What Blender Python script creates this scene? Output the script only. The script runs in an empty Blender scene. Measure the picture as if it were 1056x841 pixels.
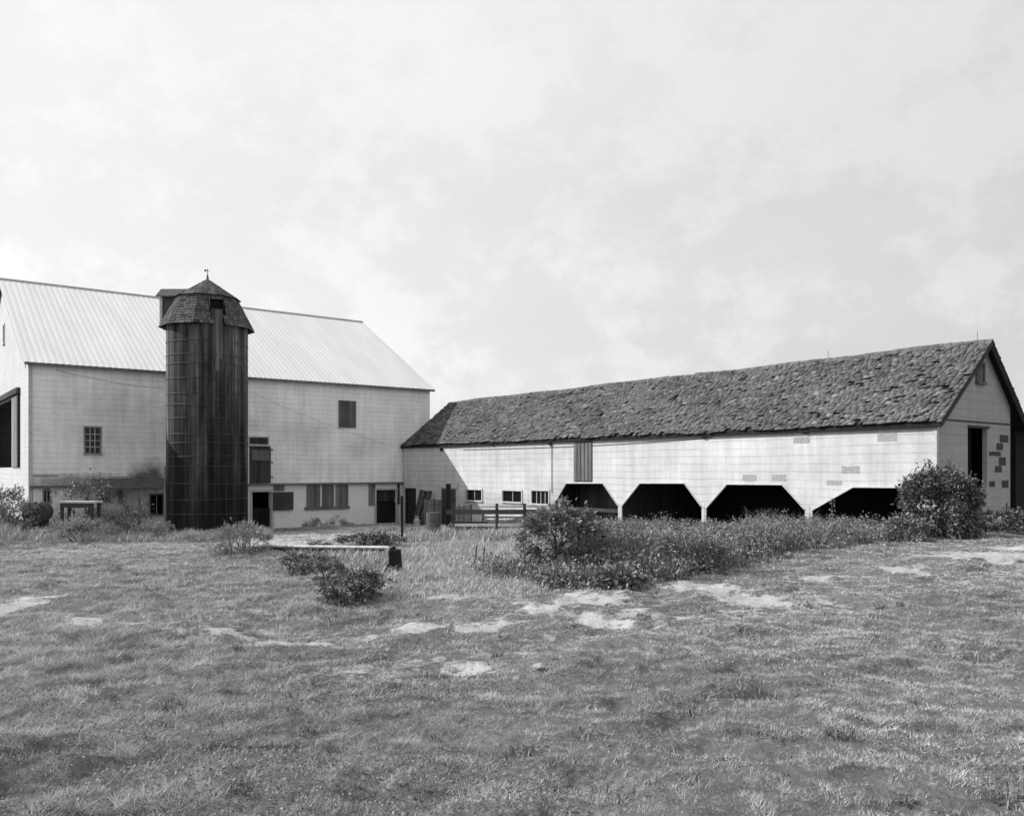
import bpy, bmesh, math, random
import numpy as np
from mathutils import Vector
random.seed(7)
RNG = np.random.default_rng(11)
R = math.radians
S = bpy.context.scene
COL = S.collection

# ------------------------------------------------------------------ camera model
F, CX, HY, H = 864.0, 528.0, 484.0, 1.7
D = 36.0
AX = np.array([0.7925, 0.6099]); BX = np.array([-0.6099, 0.7925])     # along barn front / into the barn
TH = math.atan2(AX[1], AX[0])

def ray(px, py):
    return np.array([(px - CX) / F, 1.0, (HY - py) / F])

def at(px, py, depth):
    d = ray(px, py) * depth
    return np.array([d[0], d[1], d[2] + H])

# ------------------------------------------------------------------ noise + terrain
def _hash(i, j, s):
    n = (i.astype(np.int64) * 374761393 + j.astype(np.int64) * 668265263 + s * 974634777) & 0x7fffffff
    n = ((n ^ (n >> 13)) * 1274126177) & 0x7fffffff
    n = (n ^ (n >> 16)) & 0xffff
    return n / 65535.0

def vnoise(x, y, s=0):
    x = np.asarray(x, float); y = np.asarray(y, float)
    i = np.floor(x); j = np.floor(y); fx = x - i; fy = y - j
    fx = fx * fx * (3 - 2 * fx); fy = fy * fy * (3 - 2 * fy)
    a = _hash(i, j, s); b = _hash(i + 1, j, s); c = _hash(i, j + 1, s); d = _hash(i + 1, j + 1, s)
    return (a * (1 - fx) + b * fx) * (1 - fy) + (c * (1 - fx) + d * fx) * fy

def fbm(x, y, s=0, o=3):
    t = 0; a = .5; n = 0
    for k in range(o):
        t = t + a * vnoise(x * 2 ** k, y * 2 ** k, s + k); n += a; a *= .5
    return t / n

def hgt0(x, y):
    x = np.asarray(x, float); y = np.asarray(y, float)
    q = -.6099 * x + .7925 * y
    t = np.clip(q - 11.5, -60, 60)
    sp = np.log1p(np.exp(np.clip(t / 2.5, -20, 20))) * 2.5
    sp = np.where(t > 40, t, sp)
    drop = .047 * np.minimum(sp, 31)
    z = -drop
    z = z + 1.0 * np.exp(-(((x + 22.5) / 4.6) ** 2 + ((y - 35.0) / 4.6) ** 2))
    # low rise under the tall grass by the stump and a soft bank under the weeds
    return z

def pits(x, y):
    return np.clip((fbm(x * 2.6, y * 5.2, 311, 2) - .66) * 9, 0, 1)

def hgt(x, y):
    x = np.asarray(x, float); y = np.asarray(y, float)
    z = hgt0(x, y)
    z = z + (fbm(x * .45, y * .45, 3) - .5) * .22 * np.clip(y / 8, .3, 1)
    z = z + (fbm(x * 1.9, y * 2.6, 9, 2) - .5) * .13
    z = z + (fbm(x * 6.5, y * 6.5, 19, 2) - .5) * .055 - .075 * pits(x, y)
    return z

def gpix(px, py):
    lo, hi = 1.5, 70.0
    prev = lo
    for t in np.arange(1.5, 70, .1):
        p = at(px, py, t)
        if p[2] < float(hgt0(p[0], p[1])):
            return np.array([p[0], p[1], float(hgt(p[0], p[1]))])
        prev = t
    p = at(px, py, 45)
    return np.array([p[0], p[1], float(hgt(p[0], p[1]))])

# bare earth patches: centre px, half size px
BARE = [(6, 624, 24, 8), (36, 613, 22, 3), (285, 660, 40, 5), (330, 666, 20, 4), (235, 653, 26, 3), (425, 651, 24, 5), (480, 688, 26, 5),
        (505, 645, 26, 5), (610, 617, 40, 6), (640, 636, 60, 9), (782, 616, 52, 9), (745, 608, 26, 5), (698, 604, 36, 5),
        (1002, 575, 52, 7), (1050, 567, 28, 4), (932, 588, 22, 3), (840, 592, 22, 2), (92, 640, 14, 3), (130, 640, 24, 3),
        (455, 551, 40, 5), (310, 553, 60, 7), (350, 549, 60, 5), (300, 559, 50, 5), (470, 620, 30, 4), (560, 628, 30, 4), (375, 655, 22, 3)]
_b = []
for px, py, rx, ry in BARE:
    c = gpix(px, py); n = gpix(px, py + ry); f = gpix(px, py - ry)
    _b.append((c[0], c[1], rx * c[1] / F, max(.12, (f[1] - n[1]) / 2)))

def bare(x, y):
    m = np.zeros_like(np.asarray(x, float))
    for cx, cy, rx, ry in _b:
        dx = (x - cx); dy = (y - cy)
        r = np.sqrt((dx / rx) ** 2 + (dy / ry) ** 2)
        m = np.maximum(m, np.clip(1.5 - r * .9, 0, 1))
    # thin worn wheel track running across the lawn
    n = fbm(x * 1.3, y * 1.3, 31, 3); n2 = fbm(x * 3.4, y * 2.6, 57, 4); n3 = fbm(x * 9, y * 8, 83, 3)
    b = np.clip(m * 1.25 - (1 - n) * 1.0 - (1 - n2) * 1.8 - (1 - n3) * 1.9 + 1.95, 0, 1) * (m > 0)
    return np.maximum(b, track(x, y) * np.clip((n3 - .50) * 2.2 + (n - .52), 0, .45))

TRK = [[(-20, 632), (120, 640), (260, 655), (430, 650), (560, 628), (720, 612), (900, 590), (1060, 570)],
       [(380, 690), (520, 672), (640, 648), (800, 632), (940, 606), (1060, 588)]]
_t = [[gpix(*p)[:2] for p in t] for t in TRK]

def track(x, y):
    m = np.zeros_like(np.asarray(x, float))
    for t in _t:
        for p, q in zip(t[:-1], t[1:]):
            d = q - p; k = np.clip(((x - p[0]) * d[0] + (y - p[1]) * d[1]) / (d @ d), 0, 1)
            r = np.hypot(x - p[0] - k * d[0], y - p[1] - k * d[1])
            m = np.maximum(m, np.exp(-(r / .45) ** 2))
    return m

# ------------------------------------------------------------------ mesh helpers
def link(name, me, mat=None, parent=None, loc=None):
    o = bpy.data.objects.new(name, me); COL.objects.link(o)
    if mat: me.materials.append(mat)
    if parent: o.parent = parent
    if loc is not None: o.location = loc
    return o

def np_mesh(name, V, Fc, mat, parent=None, tone=None, kind=None, smooth=False):
    me = bpy.data.meshes.new(name)
    V = np.asarray(V, np.float32); Fc = np.asarray(Fc, np.int32); n, k = Fc.shape
    me.vertices.add(len(V)); me.vertices.foreach_set('co', V.ravel())
    me.loops.add(n * k); me.loops.foreach_set('vertex_index', Fc.ravel())
    me.polygons.add(n); me.polygons.foreach_set('loop_start', np.arange(0, n * k, k, dtype=np.int32))
    me.polygons.foreach_set('loop_total', np.full(n, k, np.int32))
    if smooth: me.polygons.foreach_set('use_smooth', np.ones(n, bool))
    me.update(calc_edges=True)
    if tone is not None:
        a = me.attributes.new('tone', 'FLOAT', 'FACE'); a.data.foreach_set('value', np.asarray(tone, np.float32))
    o = link(name, me, mat, parent)
    if kind: o['kind'] = kind
    return o

class MB:
    def __init__(s): s.v = []; s.f = []; s.t = []
    def add(s, vs, fs, tone=.5):
        b = len(s.v); s.v += [tuple(map(float, p)) for p in vs]
        for f in fs: s.f.append([b + i for i in f]); s.t.append(tone)
        return s
    def hexa(s, p, tone=.5):      # 8 points: bottom loop 4, top loop 4
        return s.add(p, [(3, 2, 1, 0), (4, 5, 6, 7), (0, 1, 5, 4), (1, 2, 6, 5), (2, 3, 7, 6), (3, 0, 4, 7)], tone)
    def box(s, x0, x1, y0, y1, z0, z1, tone=.5):
        return s.hexa([(x0, y0, z0), (x1, y0, z0), (x1, y1, z0), (x0, y1, z0), (x0, y0, z1), (x1, y0, z1), (x1, y1, z1), (x0, y1, z1)], tone)
    def bar(s, p, q, w, h, tone=.5, up=(0, 0, 1), w2=None, h2=None):
        p = Vector(p); q = Vector(q); d = (q - p).normalized(); up = Vector(up)
        if abs(d.dot(up)) > .98: up = Vector((0, 1, 0))
        sx = d.cross(up).normalized(); uz = sx.cross(d).normalized()
        w2 = w if w2 is None else w2; h2 = h if h2 is None else h2
        a = [p - sx * w / 2 - uz * h / 2, p + sx * w / 2 - uz * h / 2, p + sx * w / 2 + uz * h / 2, p - sx * w / 2 + uz * h / 2]
        b = [q - sx * w2 / 2 - uz * h2 / 2, q + sx * w2 / 2 - uz * h2 / 2, q + sx * w2 / 2 + uz * h2 / 2, q - sx * w2 / 2 + uz * h2 / 2]
        return s.hexa(a + b, tone)
    def tube(s, pts, r, n=6, tone=.5, r2=None, cap=True):
        pts = [Vector(p) for p in pts]; m = len(pts); vs = []
        for i, p in enumerate(pts):
            d = (pts[min(i + 1, m - 1)] - pts[max(i - 1, 0)]).normalized()
            up = Vector((0, 0, 1)) if abs(d.z) < .95 else Vector((0, 1, 0))
            sx = d.cross(up).normalized(); uz = sx.cross(d)
            rr = r if r2 is None else r + (r2 - r) * i / (m - 1)
            for k in range(n):
                a = 2 * math.pi * k / n
                vs.append(p + sx * math.cos(a) * rr + uz * math.sin(a) * rr)
        fs = [(i * n + k, i * n + (k + 1) % n, (i + 1) * n + (k + 1) % n, (i + 1) * n + k) for i in range(m - 1) for k in range(n)]
        if cap: fs += [tuple(range(n - 1, -1, -1)), tuple((m - 1) * n + k for k in range(n))]
        return s.add(vs, fs, tone)
    def build(s, name, mat, parent=None, label=None, kind=None, bevel=0):
        me = bpy.data.meshes.new(name); me.from_pydata(s.v, [], s.f); me.update()
        a = me.attributes.new('tone', 'FLOAT', 'FACE'); a.data.foreach_set('value', np.asarray(s.t, np.float32))
        bm = bmesh.new(); bm.from_mesh(me); bmesh.ops.recalc_face_normals(bm, faces=bm.faces)
        bm.to_mesh(me); bm.free()
        o = link(name, me, mat, parent)
        if label: o['label'] = label
        if kind: o['kind'] = kind
        if bevel:
            b = o.modifiers.new('b', 'BEVEL'); b.width = bevel; b.segments = 1; b.limit_method = 'ANGLE'
        return o

def thing(name, label, cat, loc=(0, 0, 0), rot=0, group=None):
    o = bpy.data.objects.new(name, None); COL.objects.link(o); o.empty_display_size = .2
    o.location = loc; o.rotation_euler = (0, 0, rot); o['label'] = label; o['category'] = cat
    if group: o['group'] = group
    return o

def tag(o, label, cat, group=None):
    o['label'] = label; o['category'] = cat
    if group: o['group'] = group
    return o

def wall(name, outline, holes, to3, thick, mat, parent, label=None):
    """flat wall with openings; outline/holes are (u, v) lists, to3 maps (u, v) to a point, thick a vector"""
    bm = bmesh.new(); edges = []
    for loop in [outline] + holes:
        vs = [bm.verts.new(to3(*p)) for p in loop]
        for i in range(len(vs)): edges.append(bm.edges.new((vs[i], vs[(i + 1) % len(vs)])))
    bmesh.ops.triangle_fill(bm, use_beauty=True, edges=edges)
    fs = list(bm.faces)
    g = bmesh.ops.extrude_face_region(bm, geom=fs, use_keep_orig=True)
    bmesh.ops.translate(bm, vec=thick, verts=[e for e in g['geom'] if isinstance(e, bmesh.types.BMVert)])
    bmesh.ops.recalc_face_normals(bm, faces=bm.faces)
    me = bpy.data.meshes.new(name); bm.to_mesh(me); bm.free()
    o = link(name, me, mat, parent)
    if label: o['label'] = label
    return o

class Frame:
    """local frame: x along the barn front, y into the barn, z up, origin on the ground"""
    def __init__(s, x, y, z): s.o = np.array([x, y, z])
    def world(s, l):
        p = s.o[:2] + AX * l[0] + BX * l[1]
        return np.array([p[0], p[1], s.o[2] + l[2]])
    def pix(s, px, py, axis, val):
        d = ray(px, py); n = BX if axis == 'y' else AX
        num = val - n @ (np.zeros(2) - s.o[:2]); t = num / (n @ d[:2])
        p = d[:2] * t - s.o[:2]
        return (p @ AX if axis == 'y' else p @ BX), d[2] * t + H - s.o[2]
    def loc(s): return tuple(s.o)

# ------------------------------------------------------------------ materials
def new_mat(name):
    m = bpy.data.materials.new(name); m.use_nodes = True
    nt = m.node_tree; nt.nodes.clear()
    return m, nt.nodes, nt.links

def mth(N, L, op, a, b=None, c=None, clamp=False):
    n = N.new('ShaderNodeMath'); n.operation = op; n.use_clamp = clamp
    for i, v in enumerate((a, b, c)):
        if v is None: continue
        if isinstance(v, (int, float)): n.inputs[i].default_value = v
        else: L.new(v, n.inputs[i])
    return n.outputs[0]

def noise(N, L, vec, scale, detail=3, rough=.55, mul=None):
    if mul:
        mp = N.new('ShaderNodeMapping'); mp.inputs['Scale'].default_value = mul; L.new(vec, mp.inputs[0]); vec = mp.outputs[0]
    n = N.new('ShaderNodeTexNoise'); n.inputs['Scale'].default_value = scale; n.inputs['Detail'].default_value = detail
    n.inputs['Roughness'].default_value = rough; L.new(vec, n.inputs['Vector'])
    return n.outputs['Fac']

def rng(N, L, v, a, b, c, d):
    n = N.new('ShaderNodeMapRange'); n.inputs[1].default_value = a; n.inputs[2].default_value = b
    n.inputs[3].default_value = c; n.inputs[4].default_value = d; L.new(v, n.inputs[0])
    return n.outputs[0]

def finish(m, N, L, col, rough=.85, spec=.25, bump=None, bd=.02, bs=.6, metal=0, transl=0):
    out = N.new('ShaderNodeOutputMaterial'); b = N.new('ShaderNodeBsdfPrincipled')
    b.inputs['Roughness'].default_value = rough; b.inputs['Specular IOR Level'].default_value = spec
    b.inputs['Metallic'].default_value = metal
    if isinstance(col, (int, float)): b.inputs['Base Color'].default_value = (col, col, col, 1)
    else: L.new(col, b.inputs['Base Color'])
    if bump is not None:
        n = N.new('ShaderNodeBump'); n.inputs['Strength'].default_value = bs; n.inputs['Distance'].default_value = bd
        L.new(bump, n.inputs['Height']); L.new(n.outputs[0], b.inputs['Normal'])
    sh = b.outputs[0]
    if transl:
        t = N.new('ShaderNodeBsdfTranslucent'); mx = N.new('ShaderNodeMixShader'); mx.inputs[0].default_value = transl
        if isinstance(col, (int, float)): t.inputs[0].default_value = (col, col, col, 1)
        else: L.new(col, t.inputs[0])
        L.new(sh, mx.inputs[1]); L.new(t.outputs[0], mx.inputs[2]); sh = mx.outputs[0]
    L.new(sh, out.inputs[0])
    return m

def wood(name, val, axis='z', tonek=.6, var=.7, rough=.9, fine=1.0):
    m, N, L = new_mat(name); tc = N.new('ShaderNodeTexCoord').outputs['Object']
    s = {'z': (9, 9, .35), 'x': (.35, 9, 9), 'y': (9, .35, 9)}[axis]
    n1 = noise(N, L, tc, 1.6 * fine, 5, .65, s); n2 = noise(N, L, tc, .7, 3)
    at_ = N.new('ShaderNodeAttribute'); at_.attribute_name = 'tone'
    c = mth(N, L, 'MULTIPLY', rng(N, L, n1, .25, .75, 1 - var * .6, 1 + var * .6), rng(N, L, n2, .3, .7, .75, 1.25))
    t = mth(N, L, 'MULTIPLY_ADD', mth(N, L, 'SUBTRACT', at_.outputs['Fac'], .5), 2 * tonek, 1)
    c = mth(N, L, 'MULTIPLY', mth(N, L, 'MULTIPLY', c, t), val)
    return finish(m, N, L, c, rough, .15, n1, .01, .5)

def plain(name, val, var=.3, scale=3, rough=.8, spec=.25, metal=0, tonek=0, bd=.01):
    m, N, L = new_mat(name); tc = N.new('ShaderNodeTexCoord').outputs['Object']
    n1 = noise(N, L, tc, scale, 5, .6)
    c = mth(N, L, 'MULTIPLY', rng(N, L, n1, .25, .75, 1 - var, 1 + var), val)
    if tonek:
        at_ = N.new('ShaderNodeAttribute'); at_.attribute_name = 'tone'
        c = mth(N, L, 'MULTIPLY', c, mth(N, L, 'MULTIPLY_ADD', mth(N, L, 'SUBTRACT', at_.outputs['Fac'], .5), 2 * tonek, 1))
    return finish(m, N, L, c, rough, spec, n1, bd, .5, metal)

def siding(name, val, w=.61, h=.267, dirt=.25, line=.25, seed=0.0, streak=.12, stains_shade=()):
    m, N, L = new_mat(name); tc = N.new('ShaderNodeTexCoord').outputs['Object']
    sp = N.new('ShaderNodeSeparateXYZ'); L.new(tc, sp.inputs[0])
    u = mth(N, L, 'ADD', mth(N, L, 'ADD', sp.outputs[0], sp.outputs[1]), seed)
    wob = noise(N, L, tc, .55, 2)
    zz = mth(N, L, 'MULTIPLY_ADD', mth(N, L, 'SUBTRACT', wob, .5), .11, sp.outputs[2])
    cb = N.new('ShaderNodeCombineXYZ'); L.new(u, cb.inputs[0]); L.new(zz, cb.inputs[1])
    br = N.new('ShaderNodeTexBrick'); L.new(cb.outputs[0], br.inputs['Vector'])
    br.inputs['Scale'].default_value = 1; br.inputs['Brick Width'].default_value = w; br.inputs['Row Height'].default_value = h
    br.inputs['Mortar Size'].default_value = 0; br.inputs['Mortar Smooth'].default_value = .6; br.inputs['Bias'].default_value = 0
    br.inputs['Color1'].default_value = (.955, .955, .955, 1); br.inputs['Color2'].default_value = (1, 1, 1, 1); br.inputs['Mortar'].default_value = (1, 1, 1, 1)
    bw = N.new('ShaderNodeRGBToBW'); L.new(br.outputs['Color'], bw.inputs[0])
    fr = mth(N, L, 'FRACT', mth(N, L, 'DIVIDE', zz, h))                       # lap profile of each course
    edge = rng(N, L, fr, 0, .2, 1 - line, 1)                                # lap shadow painted as a dark line on each course
    en = noise(N, L, tc, 1.1, 5, .7, (.5, .5, 2.6))
    edge = mth(N, L, 'MAXIMUM', edge, rng(N, L, en, .40, .60, 1, 1 - line * .8))
    big = rng(N, L, noise(N, L, tc, .5, 5, .65), .3, .7, 1 - dirt, 1 + dirt * .35)
    st = rng(N, L, noise(N, L, tc, 1.3, 4, .7, (2.5, 2.5, .22)), .35, .75, 1 + streak * .3, 1 - streak)
    sm = rng(N, L, noise(N, L, tc, 9, 4, .7), .3, .8, 1.03, .94)
    c = mth(N, L, 'MULTIPLY', mth(N, L, 'MULTIPLY', bw.outputs[0], edge), mth(N, L, 'MULTIPLY', big, st))
    c = mth(N, L, 'MULTIPLY', mth(N, L, 'MULTIPLY', c, sm), val)
    for cx, cz, rx_, rz_, k in stains_shade:                                       # mildew and soot marks, plus dimmer wall areas painted in
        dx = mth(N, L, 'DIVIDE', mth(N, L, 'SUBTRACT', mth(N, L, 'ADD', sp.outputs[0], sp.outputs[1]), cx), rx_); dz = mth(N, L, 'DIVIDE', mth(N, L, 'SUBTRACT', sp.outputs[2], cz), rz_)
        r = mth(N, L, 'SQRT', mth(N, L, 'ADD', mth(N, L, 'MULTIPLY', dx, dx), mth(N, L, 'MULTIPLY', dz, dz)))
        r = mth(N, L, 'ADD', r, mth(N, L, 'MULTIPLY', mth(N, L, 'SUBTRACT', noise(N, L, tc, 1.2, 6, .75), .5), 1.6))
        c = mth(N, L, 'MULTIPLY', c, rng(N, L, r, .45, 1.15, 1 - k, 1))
    hb = mth(N, L, 'ADD', mth(N, L, 'MULTIPLY', mth(N, L, 'SUBTRACT', 1, fr), .8), mth(N, L, 'MULTIPLY', br.outputs['Fac'], 0))
    return finish(m, N, L, c, .75, .2, hb, .012, .7)

def leafmat(name, val, var=.6, transl=.3, rough=.55, spec=.3):
    m, N, L = new_mat(name)
    at_ = N.new('ShaderNodeAttribute'); at_.attribute_name = 'tone'
    c = mth(N, L, 'MULTIPLY', mth(N, L, 'MULTIPLY_ADD', mth(N, L, 'SUBTRACT', at_.outputs['Fac'], .5), 2 * var, 1), val)
    return finish(m, N, L, c, rough, spec, transl=transl)

WHITE_SHED = siding('white_siding', .62, line=.27, dirt=.2, seed=3.1, streak=.2, stains_shade=((16.2, .9, .9, .8, .22), (11.0, .7, .8, .6, .18), (5.5, .7, .9, .6, .2), (22, .4, 6, .5, .2), (3, 2.0, 2.2, .7, .08), (18, 2.6, 3, .5, .1)))
GABLE_SIDE = siding('gable_siding', .41, w=.61, line=.16, dirt=.16, seed=1.3)  # same paint as the front, its colour darkened for the shaded end
BARN_FRONT = siding('barn_front_siding', .98, w=2.4, h=.24, line=.26, dirt=.17, seed=.4, streak=.2, stains_shade=((9.5, 5.4, .8, .5, .25), (16, 4.2, 1.4, .6, .15), (7.6, 6.6, .5, .9, .2), (4.9, 2.7, 1.1, .8, .8), (2.2, 2.5, 3.0, .45, .6), (3.5, 5.2, 3.2, 1.6, .2), (12.5, 5.0, 1.8, .7, .14)))  # broad left mark puts that side's weaker bounce light into the colour
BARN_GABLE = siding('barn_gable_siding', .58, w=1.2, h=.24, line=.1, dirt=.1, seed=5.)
def lime():
    m, N, L = new_mat('whitewashed_masonry'); tc = N.new('ShaderNodeTexCoord').outputs['Object']
    sp = N.new('ShaderNodeSeparateXYZ'); L.new(tc, sp.inputs[0])
    n1 = noise(N, L, tc, .9, 6, .7); n2 = noise(N, L, tc, 6, 5, .7, (.6, .6, 1.6))
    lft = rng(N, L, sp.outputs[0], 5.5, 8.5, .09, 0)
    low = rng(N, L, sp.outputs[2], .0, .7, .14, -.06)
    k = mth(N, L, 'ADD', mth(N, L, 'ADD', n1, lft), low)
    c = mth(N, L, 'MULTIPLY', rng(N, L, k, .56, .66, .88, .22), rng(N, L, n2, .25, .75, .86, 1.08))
    return finish(m, N, L, c, .95, .1, n2, .03, .6)
LIME = lime()
FOUND = plain('stained_foundation', .22, .6, 1.8, .95, .1, bd=.04)
TRIM = plain('weathered_white_trim', .5, .25, 6)
WOOD_DK = wood('dark_weathered_wood', .055)
WOOD_BLK = wood('black_wood', .022)
WOOD_BK = wood('dark_grey_wood', .07)  # dark grey tone for the planks behind the leftmost bay
WOOD_MD = wood('grey_weathered_wood', .15)
WOOD_LT = wood('silvered_wood', .24)
WOOD_H = wood('silvered_wood_long', .2, 'x')
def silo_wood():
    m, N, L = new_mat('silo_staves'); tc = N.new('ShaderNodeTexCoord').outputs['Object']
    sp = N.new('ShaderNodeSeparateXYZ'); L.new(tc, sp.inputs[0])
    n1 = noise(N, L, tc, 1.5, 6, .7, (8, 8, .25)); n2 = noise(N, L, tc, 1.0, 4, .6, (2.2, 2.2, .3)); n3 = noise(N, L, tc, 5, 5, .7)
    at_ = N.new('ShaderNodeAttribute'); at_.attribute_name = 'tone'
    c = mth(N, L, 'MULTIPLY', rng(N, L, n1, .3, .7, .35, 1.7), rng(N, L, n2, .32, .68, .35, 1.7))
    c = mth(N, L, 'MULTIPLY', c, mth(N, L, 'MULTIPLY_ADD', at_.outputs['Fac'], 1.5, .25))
    up = rng(N, L, mth(N, L, 'ADD', sp.outputs[2], mth(N, L, 'MULTIPLY', n2, 4)), 3.5, 11, .28, 1.6)   # lighter above, darker towards the bottom
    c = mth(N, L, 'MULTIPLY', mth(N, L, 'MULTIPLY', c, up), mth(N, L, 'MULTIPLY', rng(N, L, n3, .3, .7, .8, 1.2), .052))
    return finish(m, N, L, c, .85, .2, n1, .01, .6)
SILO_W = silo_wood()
SHING = plain('weathered_shingles', .115, .35, 5, .95, .1, tonek=.6, bd=.01)
SHING_S = plain('silo_shingles', .105, .35, 6, .95, .1, tonek=.6)
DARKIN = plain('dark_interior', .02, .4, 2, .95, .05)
IRON = plain('rusty_iron', .07, .4, 5, .6, .4)
BAND = plain('galvanised_band', .055, .4, 4, .6, .4)
CONC = plain('weathered_concrete', .38, .3, 4, .95, .1)
PATCH = plain('bare_sheathing', .34, .3, 14, .95, .05)
PATCHD = plain('dark_sheathing', .08, .4, 14, .95, .05)
LEAF_A = leafmat('shrub_leaf', .21, .8, .08, .5, .3); LEAF_B = leafmat('bramble_leaf', .125, .85, .05, .45, .4); LEAF_C = leafmat('weed_leaf', .32, .75, .12, .5, .3)
STEMM = plain('woody_stem', .10, .3, 8)
DRY = leafmat('dry_stalks', .26, .5, .3)

def glass():
    m, N, L = new_mat('old_window_glass')
    tc = N.new('ShaderNodeTexCoord').outputs['Object']
    n = noise(N, L, tc, 3, 2)
    return finish(m, N, L, .012, .12, .3, n, .01, .15)
GLASS = glass()

def tin():
    m, N, L = new_mat('tin_roofing'); tc = N.new('ShaderNodeTexCoord').outputs['Object']
    n = noise(N, L, tc, .5, 4, .6, (2.5, .35, .35))
    c = rng(N, L, n, .3, .7, .74, .86)
    return finish(m, N, L, c, .48, .5, None, metal=.35)
TIN = tin()

def ground_mat():
    m, N, L = new_mat('lawn_soil'); tc = N.new('ShaderNodeTexCoord').outputs['Object']
    at_ = N.new('ShaderNodeAttribute'); at_.attribute_name = 'bare'
    n1 = noise(N, L, tc, .35, 5, .6); n2 = noise(N, L, tc, 14, 5, .7); n3 = noise(N, L, tc, 2.1, 4, .6)
    soil = mth(N, L, 'MULTIPLY', rng(N, L, n1, .3, .7, .75, 1.2), rng(N, L, n2, .25, .75, .45, 1.5))
    soil = mth(N, L, 'MULTIPLY', soil, .14)
    sand = mth(N, L, 'MULTIPLY', rng(N, L, n2, .25, .75, .8, 1.15), rng(N, L, n3, .3, .7, .34, .50))
    k = rng(N, L, mth(N, L, 'ADD', at_.outputs['Fac'], mth(N, L, 'MULTIPLY', mth(N, L, 'SUBTRACT', n2, .5), 1.5)), .12, .62, 0, 1)
    mx = N.new('ShaderNodeMix'); mx.data_type = 'FLOAT'
    L.new(k, mx.inputs[0]); L.new(soil, mx.inputs[2]); L.new(sand, mx.inputs[3])
    return finish(m, N, L, mx.outputs[0], .95, .1, n2, .03, .8)

# ------------------------------------------------------------------ ground
def build_ground():
    def ext(far, p=.3):
        out = []; d = 0
        while d < far: p *= 1.35; d += p; out.append(d)
        return np.array(out)
    e = ext(900)
    xs = np.concatenate([-27 - e[::-1], np.arange(-27, -13, .25), np.arange(-13, 13, .09), np.arange(13, 27.1, .25), 27.1 + e])
    ys = np.concatenate([1.4 - e[::-1], np.arange(1.5, 22, .09), np.arange(22, 48.1, .22), 48.2 + e])
    X, Y = np.meshgrid(xs, ys); Z = hgt(X, Y)
    V = np.stack([X.ravel(), Y.ravel(), Z.ravel()], 1)
    nx, ny = len(xs), len(ys)
    i = np.arange(nx * ny).reshape(ny, nx)
    Fc = np.stack([i[:-1, :-1], i[:-1, 1:], i[1:, 1:], i[1:, :-1]], -1).reshape(-1, 4)
    o = np_mesh('ground', V, Fc, ground_mat(), kind='structure', smooth=True)
    a = o.data.attributes.new('bare', 'FLOAT', 'POINT'); a.data.foreach_set('value', bare(X, Y).ravel().astype(np.float32))
build_ground()

def inside_buildings(x, y):
    lx = (x - B0[0]) * AX[0] + (y - B0[1]) * AX[1]; ly = (x - B0[0]) * BX[0] + (y - B0[1]) * BX[1]
    barn = (lx > -.1) & (ly > -.1)
    sx = (x - N0[0]) * AX[0] + (y - N0[1]) * AX[1]; sy = (x - N0[0]) * BX[0] + (y - N0[1]) * BX[1]
    shed = (sx > -.05) & (sy > -.05) & (sx < 7)
    silo = (x - SILO[0]) ** 2 + (y - SILO[1]) ** 2 < 1.7 ** 2
    return barn | shed | silo

B0 = np.array([(30 - CX) / F * D, D]); BL = 20.2; BW2 = 8.75
A0 = B0 + AX * 18.4; SL = 29.75; N0 = A0 - BX * SL
SILO = np.array([(214 - CX) / F * 36.7, 36.7])

# ------------------------------------------------------------------ grass
def blades(x, y, h, w, lean, tone):
    n = len(x); z = hgt(x, y)
    a = RNG.uniform(0, 2 * np.pi, n); b = RNG.uniform(0, 2 * np.pi, n)
    dx = np.cos(a) * w / 2; dy = np.sin(a) * w / 2
    lx = np.cos(b) * lean * h; ly = np.sin(b) * lean * h
    v0 = np.stack([x - dx, y - dy, z - .01], 1); v1 = np.stack([x + dx, y + dy, z - .01], 1)
    v2 = np.stack([x + lx, y + ly, z + h], 1)
    V = np.stack([v0, v1, v2], 1).reshape(-1, 3)
    return V, np.arange(3 * n).reshape(-1, 3), tone

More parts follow.
